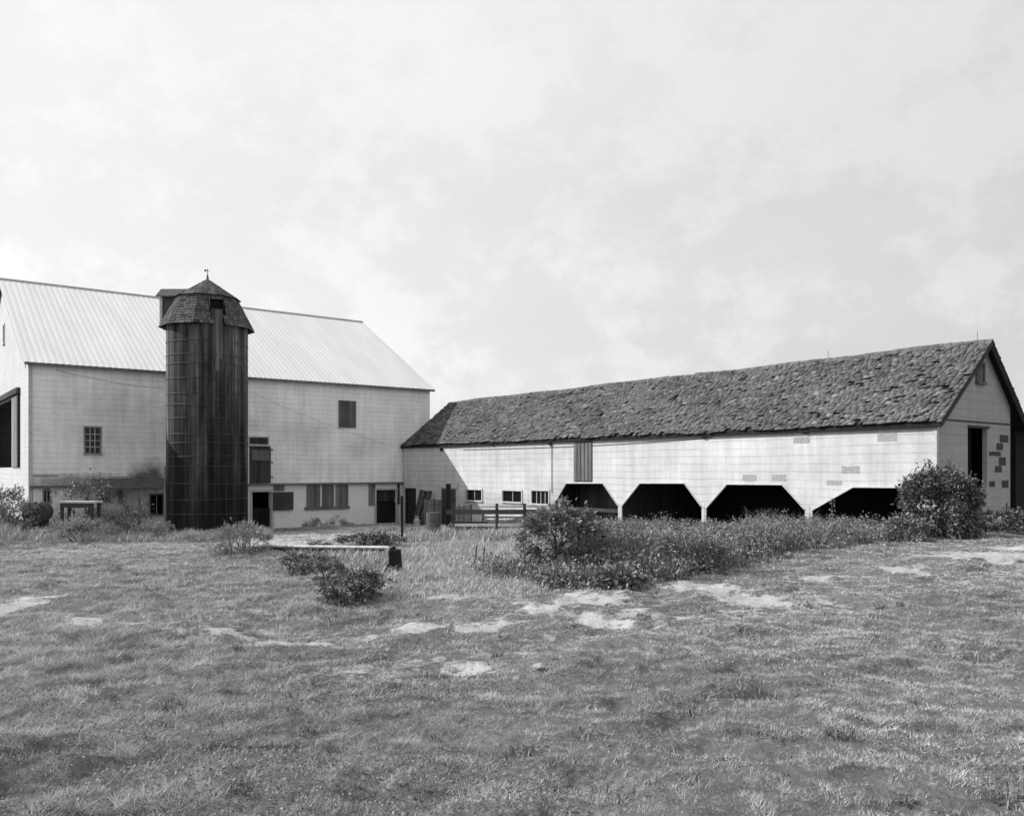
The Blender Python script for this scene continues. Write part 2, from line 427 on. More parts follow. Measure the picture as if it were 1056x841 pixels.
def build_grass():
    # depth sampling so that blades thin out with distance
    N_ = 1500000
    ys = []; tot = 0
    yb = np.linspace(1.8, 48, 400)
    dens = np.minimum(9500, 9500 * (6 / yb) ** 1.6) * (1.36 * yb + 5)
    cdf = np.cumsum(dens); n = int(np.trapz(dens, yb)); cdf /= cdf[-1]
    y = np.interp(RNG.random(n), cdf, yb)
    x = (RNG.random(n) - .5) * (1.36 * y + 5)
    k = ~inside_buildings(x, y); x, y = x[k], y[k]
    bm_ = bare(x, y); keep = RNG.random(len(x)) > np.clip(bm_ * 1.5, 0, .93)
    clump = fbm(x * 2.3, y * 2.3, 71, 2); mic = fbm(x * 9, y * 9, 101, 2); big = fbm(x * .35, y * .35, 45, 3)
    keep &= RNG.random(len(x)) > pits(x, y) * .8
    keep &= RNG.random(len(x)) < np.clip((clump - .15) * 2.6, .35, 1)
    x, y, clump, big, mic = x[keep], y[keep], clump[keep], big[keep], mic[keep]
    left = np.clip((-x + 1 + (y - 8) * .1) / 4, 0, 1)                      # rougher, longer turf to the left
    h = (.010 + .026 * np.clip((mic - .3) * 2.2, 0, 1) * (.6 + .7 * left) + .022 * np.clip((clump - .45) * 2.4, 0, 1) * (.3 + left)) * RNG.uniform(.6, 1.3, len(x))
    h *= np.clip(.8 + y / 30, .85, 1.9) * (1 - .5 * track(x, y))
    w = .0036 * np.clip(y / 5.5, 1, 8) * RNG.uniform(.7, 1.5, len(x))
    tone = np.clip(.52 + (big - .5) * .45 + (fbm(x * .9, y * .9, 12, 2) - .5) * .4 + (mic - .5) * 1.1 + (clump - .5) * -.5 + RNG.normal(0, .2, len(x)) + .22 * track(x, y), .04, 1.15)
    V, Fc, t = blades(x, y, h, w, RNG.uniform(.3, 2.8, len(x)), tone)
    o = np_mesh('grass', V, Fc, leafmat('lawn_blades', .41, .6, .12, .7, .15), tone=t, kind='stuff')
    # clover, plantain and other small flat leaves in the turf
    n = 150000; y = np.interp(RNG.random(n), np.cumsum(1 / np.linspace(2, 22, 200) ** .7) / np.sum(1 / np.linspace(2, 22, 200) ** .7), np.linspace(2, 22, 200)); x = (RNG.random(n) - .5) * (1.3 * y + 3)
    m = fbm(x * 1.1, y * 1.1, 141, 3); k = (RNG.random(n) < np.clip((m - .44) * 5, .04, 1)) & (bare(x, y) < .2) & ~inside_buildings(x, y); x, y = x[k], y[k]
    P = np.stack([x, y, hgt(x, y) + RNG.uniform(.008, .045, len(x))], 1); d = RNG.normal(0, 1, (len(x), 3)); d[:, 2] = .35
    V, Fc, t = leaf_mesh(P, d, .017, .75, .0)
    np_mesh('clover', V, Fc, leafmat('clover_leaf', .2, .8, .08, .6, .25), tone=t, kind='stuff')

# ------------------------------------------------------------------ foliage generators
def unit(v): return v / np.maximum(np.linalg.norm(v, axis=1, keepdims=True), 1e-6)

def leaf_mesh(P, dirs, size, aspect=.5, droop=.25):
    n = len(P); d = unit(dirs + RNG.normal(0, .5, (n, 3)) - np.array([0, 0, droop]))
    r = unit(np.cross(d, RNG.normal(0, 1, (n, 3)) * .6 + np.array([0, 0, 1.0])))
    u = np.cross(r, d); s = (size * RNG.uniform(.55, 1.35, n))[:, None]
    base = P; tip = P + d * s; mid = P + d * s * .45
    l = mid + r * s * aspect * .5 + u * s * .1; rr = mid - r * s * aspect * .5 + u * s * .1
    V = np.stack([base, l, tip, rr], 1).reshape(-1, 3)
    i = np.arange(n) * 4
    Fc = np.concatenate([np.stack([i, i + 1, i + 2], 1), np.stack([i, i + 2, i + 3], 1)])
    t = np.clip(RNG.normal(.5, .2, n), 0, 1); return V, Fc, np.concatenate([t, t])

def shrub(name, label, cat, base, rx, ry, h, leaves=2500, size=.07, stems=9, mat=None, clumps=60, group=None, top=.5, spread=.13, low=.5, aspect=.5):
    mat = mat or LEAF_A
    t = thing(name, label, cat, tuple(base), 0, group)
    # clump centres: surface of an uneven ellipsoid, some inside
    u = unit(RNG.normal(0, 1, (clumps, 3))); u[:, 2] = np.abs(u[:, 2]) * (1 - low) - .25 * RNG.random(clumps)
    rad = RNG.uniform(.45, 1.08, clumps)[:, None] ** .6
    C = u * rad; C = C * np.array([rx, ry, h * .55]) + np.array([0, 0, h * .45])
    C[:, 2] *= 1.08
    C[:, 2] = np.where(C[:, 2] < .12 * h, RNG.uniform(.08, .3, clumps) * h, C[:, 2])
    if low > .3: C[: clumps // 3, 2] = RNG.uniform(.05, .3, clumps // 3) * h
    k = RNG.integers(0, clumps, leaves)
    sz = RNG.uniform(.5, 1.3, clumps)[k][:, None]
    P = C[k] + RNG.normal(0, 1, (leaves, 3)) * np.array([rx, ry, h * .55]) * spread * sz
    P[:, 2] = np.maximum(P[:, 2], .02)
    out = unit(P - np.array([0, 0, h * .3]))
    V, Fc, tn = leaf_mesh(P, out * .8, size, aspect)
    np_mesh('foliage', V, Fc, mat, t, tn)
    mb = MB()
    for i in range(stems):
        c = C[RNG.integers(0, clumps)]; b0 = RNG.normal(0, .12, 2) * rx
        mid = (c[0] * .35 + b0[0], c[1] * .35 + b0[1], c[2] * .6)
        mb.tube([(b0[0], b0[1], -.1), mid, tuple(c)], .012 + .012 * min(h, 2), 5, r2=.005)
    mb.build('stem', STEMM, t)
    return t

def tuft_arrays(base, h, rad, n, w=.012, lean=.55):
    n = int(n); a = RNG.uniform(0, 2 * np.pi, n); r = rad * np.sqrt(RNG.random(n))
    p0 = np.stack([base[0] + np.cos(a) * r, base[1] + np.sin(a) * r, np.full(n, base[2] - .03)], 1)
    hh = h * RNG.uniform(.45, 1.15, n); b = RNG.uniform(0, 2 * np.pi, n); ln = lean * RNG.uniform(.1, 1.2, n) * hh
    ld = np.stack([np.cos(b), np.sin(b), np.zeros(n)], 1)
    p1 = p0 + ld * (ln * .3)[:, None] + np.array([0, 0, 1]) * (hh * .6)[:, None]
    p2 = p0 + ld * ln[:, None] + np.array([0, 0, 1]) * (hh * (1 - .25 * lean))[:, None]
    s = np.stack([np.cos(b + 1.57 + RNG.normal(0, .5, n)), np.sin(b + 1.57), np.zeros(n)], 1) * w / 2
    V = np.stack([p0 - s, p0 + s, p1 + s * .8, p1 - s * .8, p2], 1).reshape(-1, 3)
    i = np.arange(n) * 5
    Fc = np.concatenate([np.stack([i, i + 1, i + 2], 1), np.stack([i, i + 2, i + 3], 1), np.stack([i + 3, i + 2, i + 4], 1)])
    t = np.clip(RNG.normal(.5, .2, n), 0, 1)
    return V, Fc, np.concatenate([t, t, t])

class Acc:
    def __init__(s): s.V = []; s.F = []; s.t = []; s.n = 0
    def add(s, V, Fc, t): s.V.append(V); s.F.append(Fc + s.n); s.t.append(t); s.n += len(V)
    def build(s, name, mat, parent=None, kind=None): return np_mesh(name, np.concatenate(s.V), np.concatenate(s.F), mat, parent, np.concatenate(s.t), kind)

build_grass()
# ------------------------------------------------------------------ barn
def rect(a, b, c, d): return [(a, c), (b, c), (b, d), (a, d)]

def pane_grid(mb, to, u0, u1, v0, v1, nu, nv, w):
    for i in range(1, nu):
        u = u0 + (u1 - u0) * i / nu; mb.hexa([to(u - w, v0, 0), to(u + w, v0, 0), to(u + w, v0, .03), to(u - w, v0, .03), to(u - w, v1, 0), to(u + w, v1, 0), to(u + w, v1, .03), to(u - w, v1, .03)])
    for i in range(1, nv):
        v = v0 + (v1 - v0) * i / nv; mb.hexa([to(u0, v - w, .004), to(u1, v - w, .004), to(u1, v - w, .026), to(u0, v - w, .026), to(u0, v + w, .004), to(u1, v + w, .004), to(u1, v + w, .026), to(u0, v + w, .026)])

def ubox(mb, to, u0, u1, v0, v1, d0, d1, tone=.5):
    return mb.hexa([to(u0, v0, d0), to(u1, v0, d0), to(u1, v0, d1), to(u0, v0, d1), to(u0, v1, d0), to(u1, v1, d0), to(u1, v1, d1), to(u0, v1, d1)], tone)

def frame_around(to, u0, u1, v0, v1, w, d0, d1, name, mat, parent, label=None, sill=True):
    mb = MB()
    ubox(mb, to, u0 - w, u0, v0, v1, d0, d1); ubox(mb, to, u1, u1 + w, v0, v1, d0, d1)
    ubox(mb, to, u0 - w, u1 + w, v1, v1 + w, d0, d1 + .004); ubox(mb, to, u0 - w * (1.3 if sill else 1), u1 + w * (1.3 if sill else 1), v0 - w, v0, d0, d1 + (.04 if sill else .004))
    return mb.build(name, mat, parent, label)

def window(to, u0, u1, v0, v1, nu, nv, parent, fm=None, w=.09, label=None, bright=False):
    f = frame_around(to, u0, u1, v0, v1, w, -.05, .035, 'window', fm or TRIM, parent, label)
    g = MB(); ubox(g, to, u0, u1, v0, v1, -.09, -.07); g.build('pane', GLASS, f)
    m = MB(); pane_grid(m, lambda u, v, d: to(u, v, d - .06), u0, u1, v0, v1, nu, nv, .014); m.build('muntin', TRIM, f)
    return f

def planks(to, u0, u1, v0, v1, d, n, name, mat, parent, label=None, th=.035, vertical=True, batten=False):
    mb = MB(); 
    for i in range(n):
        t = random.uniform(.25, .75)
        if vertical:
            a = u0 + (u1 - u0) * i / n; b = u0 + (u1 - u0) * (i + 1) / n
            ubox(mb, to, a + .005, b - .005, v0 + random.uniform(0, .02), v1, d, d + th + random.uniform(0, .012), t)
        else:
            a = v0 + (v1 - v0) * i / n; b = v0 + (v1 - v0) * (i + 1) / n
            ubox(mb, to, u0, u1, a + .004, b - .004, d, d + th + random.uniform(0, .012), t)
    if batten:
        for vv in (.15, .85):
            v = v0 + (v1 - v0) * vv; ubox(mb, to, u0 + .02, u1 - .02, v - .06, v + .06, d + th + .013, d + th + .04, .4)
    return mb.build(name, mat, parent, label)

BZ = -3.1 + H
BF = Frame(B0[0], B0[1], BZ)
ZE = 4.67 + H - BZ; ZR = 9.69 + H - BZ; ZS = -.70 + H - BZ
barn = thing('barn', 'large white clapboard barn with pale ribbed metal roof behind the silo', 'barn', BF.loc(), TH)
def bt(u, v, d=0): return (u, -d, v)               # barn front: d = out towards the viewer
def bl(u, v, d=0): return (u, .14 - d, v)          # lower wall, set back under the sill
def bg(u, v, d=0): return (-d, u, v)               # left gable
def bp(x0, x1, y0, y1):                            # pixel box -> front wall rect
    u0, _ = BF.pix(x0, y0, 'y', 0); u1, _ = BF.pix(x1, y0, 'y', 0)
    um = (x0 + x1) / 2
    return u0, u1, BF.pix(um, y1, 'y', 0)[1], BF.pix(um, y0, 'y', 0)[1]

win = bp(88, 103, 441, 467)
hat = bp(349, 367, 413, 441)
vent = bp(257, 276, 451, 458)
dor = bp(257, 279, 460, 498)
wall('wall', rect(0, BL, ZS, ZE), [rect(*win)], lambda u, v: bt(u, v), (0, .14, 0), BARN_FRONT, barn)
# left gable with the big doorway
gd0, gd1 = 3.5, 13.0; gdz0, gdz1 = 3.2, 3.45 + H - BZ
gw = (8.0, 8.5, 6.4 + H - BZ, 7.3 + H - BZ)
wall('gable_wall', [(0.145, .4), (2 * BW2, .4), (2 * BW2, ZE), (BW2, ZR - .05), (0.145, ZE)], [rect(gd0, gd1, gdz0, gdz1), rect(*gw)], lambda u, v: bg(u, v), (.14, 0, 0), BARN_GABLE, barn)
wall('gable_wall', [(0.145, -.6), (2 * BW2, -.6), (2 * BW2, ZE), (BW2, ZR - .05), (0.145, ZE)], [], lambda u, v: (BL - .002, u, v), (-.14, 0, 0), BARN_FRONT, barn)
mb = MB(); mb.box(0.15, BL - .15, 2 * BW2 - .14, 2 * BW2, -.5, ZE - .05); mb.build('rear_wall', BARN_FRONT, barn)
mb = MB(); mb.box(.15, BL - .15, .3, 2 * BW2 - .15, 3.0, 3.1); mb.build('threshing_floor', WOOD_DK, barn)
# corner board and fascia
mb = MB(); mb.box(-.03, .12, -.03, -.002, ZS, ZE - .05); mb.box(-.028, -.002, .0, .14, ZS, ZE - .05); mb.build('corner_board', TRIM, barn)
mb = MB(); mb.box(-.1, BL + .1, -.035, -.004, ZE - .16, ZE - .02); mb.build('fascia', WOOD_DK, barn)
mb = MB(); mb.box(.02, BL, -.06, .138, ZS - .09, ZS - .003); mb.build('sill_beam', WOOD_MD, barn)
# lower masonry wall with the milking-parlour openings
lowd = bp(261, 281, 507, 553); d3 = bp(389, 410, 505, 543)
lowd = (lowd[0], lowd[1], .0, lowd[3]); d3 = (d3[0], d3[1], .12, d3[3])
smw = bp(156, 169, 510, 530); smw2 = bp(104, 113, 508, 516); smw3 = bp(46, 52, 506, 517)
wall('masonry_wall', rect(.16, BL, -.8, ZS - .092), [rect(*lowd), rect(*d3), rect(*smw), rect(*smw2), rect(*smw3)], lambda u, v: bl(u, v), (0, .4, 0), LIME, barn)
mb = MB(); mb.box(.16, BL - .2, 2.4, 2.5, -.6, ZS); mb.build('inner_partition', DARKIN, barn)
# sooty band low on the left part of the front
for p in [bp(34, 60, 489, 491.5), bp(112, 133, 491, 494)]:
    mb = MB(); ubox(mb, bt, p[0], p[1], max(p[2], ZS), p[3], .002, .01); mb.build('patched_board', PATCH, barn)
# tin roof: ribbed sheets
def tin_roof(name, side):
    n = int(BL / .26); xs = np.linspace(-.22, BL + .22, n * 8 + 1)
    rip = .016 * np.abs(np.sin(np.arange(len(xs)) / 8 * math.pi)) ** .6 * 1.1
    y0, y1 = (-.25, BW2) if side > 0 else (2 * BW2 + .25, BW2)
    sl = (ZR - ZE) / BW2; z0 = ZE + .06 - .25 * sl; z1 = ZR + .06
    V = []; 
    for t in (0, .33, .66, 1):
        V.append(np.stack([xs, np.full_like(xs, y0 + (y1 - y0) * t), z0 + (z1 - z0) * t + rip], 1))
    V = np.concatenate(V); m = len(xs); i = np.arange(m * 4).reshape(4, m)
    Fc = np.stack([i[:-1, :-1], i[:-1, 1:], i[1:, 1:], i[1:, :-1]], -1).reshape(-1, 4)
    o = np_mesh(name, V, Fc, TIN, barn); return o
tin_roof('roof', 1); tin_roof('roof', -1)
mb = MB(); sl = (ZR - ZE) / BW2
for s in (1, -1):
    yy = lambda y: y if s > 0 else 2 * BW2 - y
    mb.hexa([(-.2, yy(-.24), ZE - .24 * sl - .06), (BL + .2, yy(-.24), ZE - .24 * sl - .06), (BL + .2, yy(BW2), ZR - .06), (-.2, yy(BW2), ZR - .06),
             (-.2, yy(-.24), ZE - .24 * sl + .05), (BL + .2, yy(-.24), ZE - .24 * sl + .05), (BL + .2, yy(BW2), ZR + .05), (-.2, yy(BW2), ZR + .05)])
mb.build('roof_deck', WOOD_MD, barn)
mb = MB()
mb.hexa([(-.24, BW2 - .16, ZR + .0), (BL + .24, BW2 - .16, ZR + .0), (BL + .24, BW2, ZR + .1), (-.24, BW2, ZR + .1), (-.24, BW2 - .16, ZR + .02), (BL + .24, BW2 - .16, ZR + .02), (BL + .24, BW2, ZR + .125), (-.24, BW2, ZR + .125)])
mb.build('ridge_cap', plain('galvanised_ridge', .3, .3, 4, .6, .3), barn)
# openings on the front
window(bt, *win, 3, 4, barn, WOOD_LT, .07)
planks(bt, *hat, .004, 5, 'hatch', WOOD_MD, barn, 'grey plank hatch high on the front wall', batten=False)
o = planks(bt, vent[0], vent[1], vent[2], vent[3], .004, 4, 'transom', WOOD_DK, barn)
frame_around(bt, *vent, .07, 0.003, .05, 'transom_frame', TRIM, barn)
o = planks(bt, dor[0], dor[1], dor[2], dor[3], .006, 6, 'door', WOOD_DK, barn, 'dark upper loft door beside the silo')
mb = MB(); w_ = dor[1] - dor[0]; hh = dor[3] - dor[2]
ubox(mb, bt, dor[0] + .1, dor[1] - .1, dor[2] + hh * .62, dor[2] + hh * .9, .06, .075); mb.build('door_panel', WOOD_MD, o)
for v in (.15, .55, .9):
    mb = MB(); ubox(mb, bt, dor[1] - .05, dor[1] + .12, dor[2] + hh * v, dor[2] + hh * v + .06, .055, .08); mb.build('hinge', IRON, o)
frame_around(bl, lowd[0], lowd[1], lowd[2] + .05, lowd[3], .12, .002, .05, 'door_frame', TRIM, barn, sill=False)
planks(lambda u, v, d=0: bl(u, v, d - .25), lowd[0], lowd[1], lowd[2], lowd[2] + 1.15, 0, 5, 'door', WOOD_BLK, barn, 'dark lower half of a split door')
hb = bp(282, 303, 507, 526); planks(bl, hb[0], hb[1], hb[2], hb[3], .06, 4, 'door', WOOD_DK, barn, 'upper half door swung open flat on the wall', vertical=False)
hb2 = bp(283, 294, 500, 506); planks(bl, hb2[0], hb2[1], hb2[2], ZS - .1, .03, 2, 'board', WOOD_MD, barn)
for a, b in ((317, 331), (333, 345), (347, 360)):
    r = bp(a, b, 500, 523); sh = planks(bl, r[0], r[1], r[2], ZS - .1, .02, 4, 'shutter', WOOD_MD, barn)
r = bp(315, 361, 522, 525); mb = MB(); ubox(mb, bl, r[0], r[1], r[2], r[3], .002, .1); mb.build('window_ledge', WOOD_MD, barn)
r = bp(381, 388, 500, 521); planks(bl, r[0], r[1], r[2], ZS - .1, .02, 2, 'shutter', WOOD_MD, barn)
r = bp(410.5, 413, 500, 520); planks(bl, r[0], r[1], r[2], ZS - .1, .02, 1, 'shutter', WOOD_DK, barn)
planks(lambda u, v, d=0: bl(u, v, d - .12), d3[0], d3[1], d3[2], d3[2] + 1.15, 0, 6, 'door', WOOD_BLK, barn, 'dark lower half of a stable door near the corner')
planks(lambda u, v, d=0: bl(u, v, d - .16), d3[0], d3[1], d3[2] + 1.2, d3[3], 0, 5, 'door', WOOD_DK, barn, 'dark brown upper half of a stable door')
frame_around(bl, d3[0], d3[1], d3[2], d3[3], .1, .002, .06, 'door_frame', TRIM, barn, sill=False)
# concrete footing strip at the foot of the wall
r = bp(320, 390, 543, 547); mb = MB(); ubox(mb, bl, r[0] - 2.2, r[1], -.8, .10, .005, .35); mb.build('footing', FOUND, barn)
for r_ in (smw, smw2, smw3):
    window(bl, *r_, 2, 1, barn, WOOD_LT, .06)
# sliding doors on the gable
mb = MB(); ubox(mb, bg, gd0 - .9, gd1 + .8, gdz1 + .03, gdz1 + .28, .003, .16); mb.build('door_track', WOOD_DK, barn)
planks(lambda u, v, d=0: bg(u, v, d), gd0 - .65, gd0 + 1.5, gdz0, gdz1 - .02, .02, 8, 'sliding_door', WOOD_LT, barn, 'pale sliding door pushed to the corner side')
mb = MB(); ubox(mb, bg, gd0 - .82, gd0 - .68, gdz0, gdz1, .02, .1); mb.build('door_post', WOOD_BLK, barn)
window(bg, *gw, 1, 2, barn, TRIM, .08)
for s in (0,):
    for y0, z0, y1, z1 in ((-.24, ZE - .24 * sl, BW2, ZR), (2 * BW2 + .24, ZE - .24 * sl, BW2, ZR)):
        mb = MB(); mb.bar((-.16, y0, z0 - .12), (-.16, y1, z1 - .12), .03, .2); mb.build('bargeboard', TRIM, barn)
# lean-to roof low on the left part of the front
l0 = BF.pix(100, 500, 'y', -1.1)[0]; l1 = BF.pix(176, 500, 'y', -1.1)[0]
zt = BF.pix(140, 493, 'y', 0)[1]; zb = BF.pix(140, 503, 'y', -1.1)[1]
mb = MB(); mb.hexa([(l0, -1.2, zb - .05), (l1, -1.2, zb - .05), (l1, -.01, zt - .06), (l0, -.01, zt - .06), (l0, -1.2, zb), (l1, -1.2, zb), (l1, -.01, zt), (l0, -.01, zt)])
mb.build('lean_to_roof', plain('tar_paper', .10, .4, 3, .9, .1), barn)
for xx in (l0 + .05, l0 + (l1 - l0) * .55, l1 - .1):
    mb = MB(); mb.box(xx, xx + .12, -1.16, -1.04, -.5, zb - .06); mb.build('lean_to_post', WOOD_LT, barn)

# ------------------------------------------------------------------ long shed
SZ = -1.95 + H
SF = Frame(N0[0], N0[1], SZ)
shed = thing('wagon_shed', 'long low white wagon shed with shingled roof and dark angled bays', 'shed', SF.loc(), TH)
EZ = 1.43 + H - SZ; RZ = 3.86 + H - SZ; BOT = -3.5 + H - SZ
RXN, RXF, XR, WR = 3.06, 3.1, 5.65, 4.85
def rx(y): return RXN + (RXF - RXN) * y / SL
def sw(u, v, d=0): return (-d, u, v)
def sg(u, v, d=0): return (u, -d, v)
def spx(px, py): return SF.pix(px, py, 'x', 0)
def sp4(x0, x1, y0, y1):
    um = (x0 + x1) / 2; a = spx(x1, y0)[0]; b = spx(x0, y0)[0]
    return a, b, spx(um, y1)[1], spx(um, y0)[1]
bays = [((571, 521), (584, 498), (622, 498), (637.5, 521)), ((641, 522), (660, 498), (706, 498), (723.5, 522)),
        ((728, 524), (750, 499), (807, 499.5), (830, 525)), ((837.5, 526), (880, 502), (932, 502.5), (952, 528))]
holes = []
for (a, b, c, d) in bays:
    A, B, C_, D_ = spx(*a), spx(*b), spx(*c), spx(*d)
    holes.append([(A[0], BOT + .05), A, B, C_, D_, (D_[0], BOT + .05)])
wins = [sp4(481, 497, 505, 515.5), sp4(518.5, 538, 506, 517), sp4(548.5, 566, 506, 519)]
sdoor = sp4(417, 429, 503, 546); sdoor2 = sp4(456, 470, 504, 545)
ho = list(holes) + [rect(*w) for w in wins] + [rect(sdoor[0], sdoor[1], sdoor[2], sdoor[3])]
wall('wall', rect(0, SL - .15, BOT, EZ), ho, lambda u, v: sw(u, v), (.06, 0, 0), WHITE_SHED, shed)
# gable end near the camera
gdoor = [SF.pix(998, 441, 'y', 0)[0], SF.pix(1018, 441, 'y', 0)[0], SF.pix(1008, 503, 'y', 0)[1], SF.pix(1008, 441, 'y', 0)[1]]
lw = [SF.pix(1007, 375, 'y', 0)[0], SF.pix(1013.5, 375, 'y', 0)[0], SF.pix(1010, 394, 'y', 0)[1], SF.pix(1010, 375, 'y', 0)[1]]
W = WR
ZRW = RZ + (EZ - .05 - RZ) * (WR - RXN) / (XR - RXN) - .17
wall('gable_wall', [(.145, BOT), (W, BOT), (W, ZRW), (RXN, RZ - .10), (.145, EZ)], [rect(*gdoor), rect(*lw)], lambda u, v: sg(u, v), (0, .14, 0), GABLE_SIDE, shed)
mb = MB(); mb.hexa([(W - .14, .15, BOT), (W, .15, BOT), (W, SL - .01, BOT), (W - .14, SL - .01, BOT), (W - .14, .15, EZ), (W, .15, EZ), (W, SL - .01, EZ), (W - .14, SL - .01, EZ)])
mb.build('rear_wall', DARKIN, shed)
for yb in (spx(639, 500)[0], spx(565, 500)[0]):
    mb = MB(); mb.box(.16, W - .2, yb - .04, yb + .04, BOT, EZ); mb.build('stall_partition', WOOD_DK, shed)
mb = MB(); y0, y1 = spx(640, 500)[0] + .1, spx(566, 500)[0] - .1
for i in range(26):
    a = y0 + (y1 - y0) * i / 26; mb.box(1.5, 1.55, a + .01, a + (y1 - y0) / 26 - .01, BOT + 1.0, EZ - .1, random.uniform(.2, .8))
mb.build('bay_backing', WOOD_BK, shed, 'dark grey plank backing filling the leftmost bay')
for z in (.3, .75):
    mb = MB(); mb.box(.18, .24, y0, y1, BOT + 1.0 + z, BOT + 1.14 + z); mb.build('bay_rail', WOOD_DK, shed)
mb = MB(); mb.box(.15, W - .2, .2, SL - .5, EZ - .08, EZ - .02); mb.build('loft_floor', WOOD_DK, shed)
# posts between bays: white-painted edges
for p0 in ((638.5, 522), (725.7, 523), (833.6, 525.5)):
    mb = MB(); u, v = spx(*p0); mb.box(-.012, .07, u - .05, u + .05, BOT, v + .12); mb.build('bay_post', TRIM, shed)
# trim along the bay lintels
for h_ in holes:
    mb = MB()
    for i in (1, 2, 3):
        p, q = h_[i], h_[i + 1]
        mb.bar((-.012, p[0], p[1]), (-.012, q[0], q[1]), .03, .05, up=(1, 0, 0))
    mb.build('bay_trim', TRIM, shed)
# roof decks
def roof_deck():
    mb = MB(); y0, y1 = -.20, SL - .01
    E = lambda y, o: (-.12 + 0 * y, y, EZ - .12 * (RZ - EZ) / rx(y) + o)
    Rg = lambda y, o: (rx(y), y, RZ + o)
    E2 = lambda y, o: (XR, y, EZ - .05 + o)
    for A_, B_ in ((E, Rg), (E2, Rg)):
        mb.hexa([A_(y0, -.15), A_(y1, -.15), B_(y1, -.15), B_(y0, -.15), A_(y0, 0), A_(y1, 0), B_(y1, 0), B_(y0, 0)])
    return mb.build('roof_deck', WOOD_BLK, shed)  # thick black edge also draws the dark shadow line of the eave
roof_deck()
def shingles():
    Vs = []; T = []
    nc = 30; y0, y1 = -.23, SL - .02
    for side in (0, 1):
        for i in range(nc):
            y = y0 - random.random() * .1
            while y < y1:
                w = random.uniform(.10, .27)
                ya, yb = max(y, y0), min(y + w - .008, y1); y += w
                if yb - ya < .03: continue
                miss = random.random()
                if miss < .055 and side == 0: continue
                v0 = i / nc - (.004 + random.uniform(0, .012)); v1 = min((i + 1.25) / nc, 1.0)
                if i == 0: v0 -= random.uniform(0, .012)
                lift = .017 + abs(random.gauss(0, .009)) + (random.uniform(.02, .055) if random.random() < .09 else 0); up = .004
                ym = (ya + yb) / 2; r_ = rx(ym)
                sag = .05 + .035 * math.sin(ym * .9) * math.sin(ym * .37 + 1) + .02 * math.sin(ym * 2.1)
                ex = -.14 if side == 0 else XR + .02
                ez = EZ - .14 * (RZ - EZ) / r_ if side == 0 else EZ - .06
                def P(yy, v, o):
                    nx, nz = (RZ - EZ), (r_)
                    l = math.hypot(nx, nz); sgn = -1 if side == 0 else 1
                    return (ex + (r_ - ex) * v + sgn * nx / l * o, yy, ez + (RZ - ez) * v + nz / l * o + sag)
                tw = random.gauss(0, .006)
                Vs += [P(ya, v0, .004), P(yb, v0, .004), P(yb, v1, .002), P(ya, v1, .002),
                       P(ya, v0, lift + tw), P(yb, v0, lift - tw), P(yb, v1, up), P(ya, v1, up)]
                t = random.gauss(.5, .14) + .14 * math.sin(ym * .8 + i * .3) * math.sin(i * .55)
                if random.random() < .05: t = random.uniform(.85, 1.3)
                T += [min(max(t, .06), 1.8)] * 6
    V = np.array(Vs); n = len(V) // 8; b = np.arange(n)[:, None] * 8
    q = np.array([(3, 2, 1, 0), (4, 5, 6, 7), (0, 1, 5, 4), (1, 2, 6, 5), (2, 3, 7, 6), (3, 0, 4, 7)])
    Fc = (b[:, None, :] + q[None]).reshape(-1, 4)
    o = np_mesh('roof', V, Fc, SHING, shed, T)
    mb = MB()
    y = y0
    while y < y1:
        w = random.uniform(.12, .25); yb = min(y + w, y1); z = RZ + .035 + random.uniform(-.008, .012) + .03 + .035 * math.sin(y * .9) * math.sin(y * .37 + 1)
        if 11.2 < y < 12.5: z -= .07
        for s in (-1, 1):
            r_ = rx(y); mb.hexa([(r_ + s * .16, y, z - .15), (r_ + s * .16, yb - .01, z - .15), (r_, yb - .01, z), (r_, y, z), (r_ + s * .165, y, z - .125), (r_ + s * .165, yb - .01, z - .125), (r_, yb - .01, z + .028), (r_, y, z + .028)], random.uniform(.3, .7))
        y += w
    mb.build('ridge_board', SHING, o)
shingles()
# bargeboards at near gable
mb = MB(); mb.bar((-.12, -.215, EZ - .13 * .79 - .06), (RXN, -.215, RZ - .06), .03, .10); mb.build('bargeboard', WOOD_DK, shed)
mb = MB(); mb.bar((XR, -.215, EZ - .16), (RXN, -.215, RZ - .14), .03, .24); mb.build('bargeboard', WOOD_BLK, shed)  # deep black board stands in for the shaded underside of the overhang
# band board across the gable, corner board
mb = MB(); mb.box(0.02, W + .02, -.025, -.003, EZ - .02, EZ + .02); mb.build('band_board', WOOD_DK, shed)
mb = MB(); mb.box(-.02, .1, -.022, -.002, BOT, EZ - .06); mb.box(-.02, -.002, 0, .1, BOT, EZ - .15); mb.build('corner_board', TRIM, shed)
mb = MB(); mb.box(-.05, -.004, .12, SL - .1, EZ - .16, EZ - .03); mb.build('fascia', WOOD_BLK, shed)  # black strip stands in for the soffit shadow below the roof edge
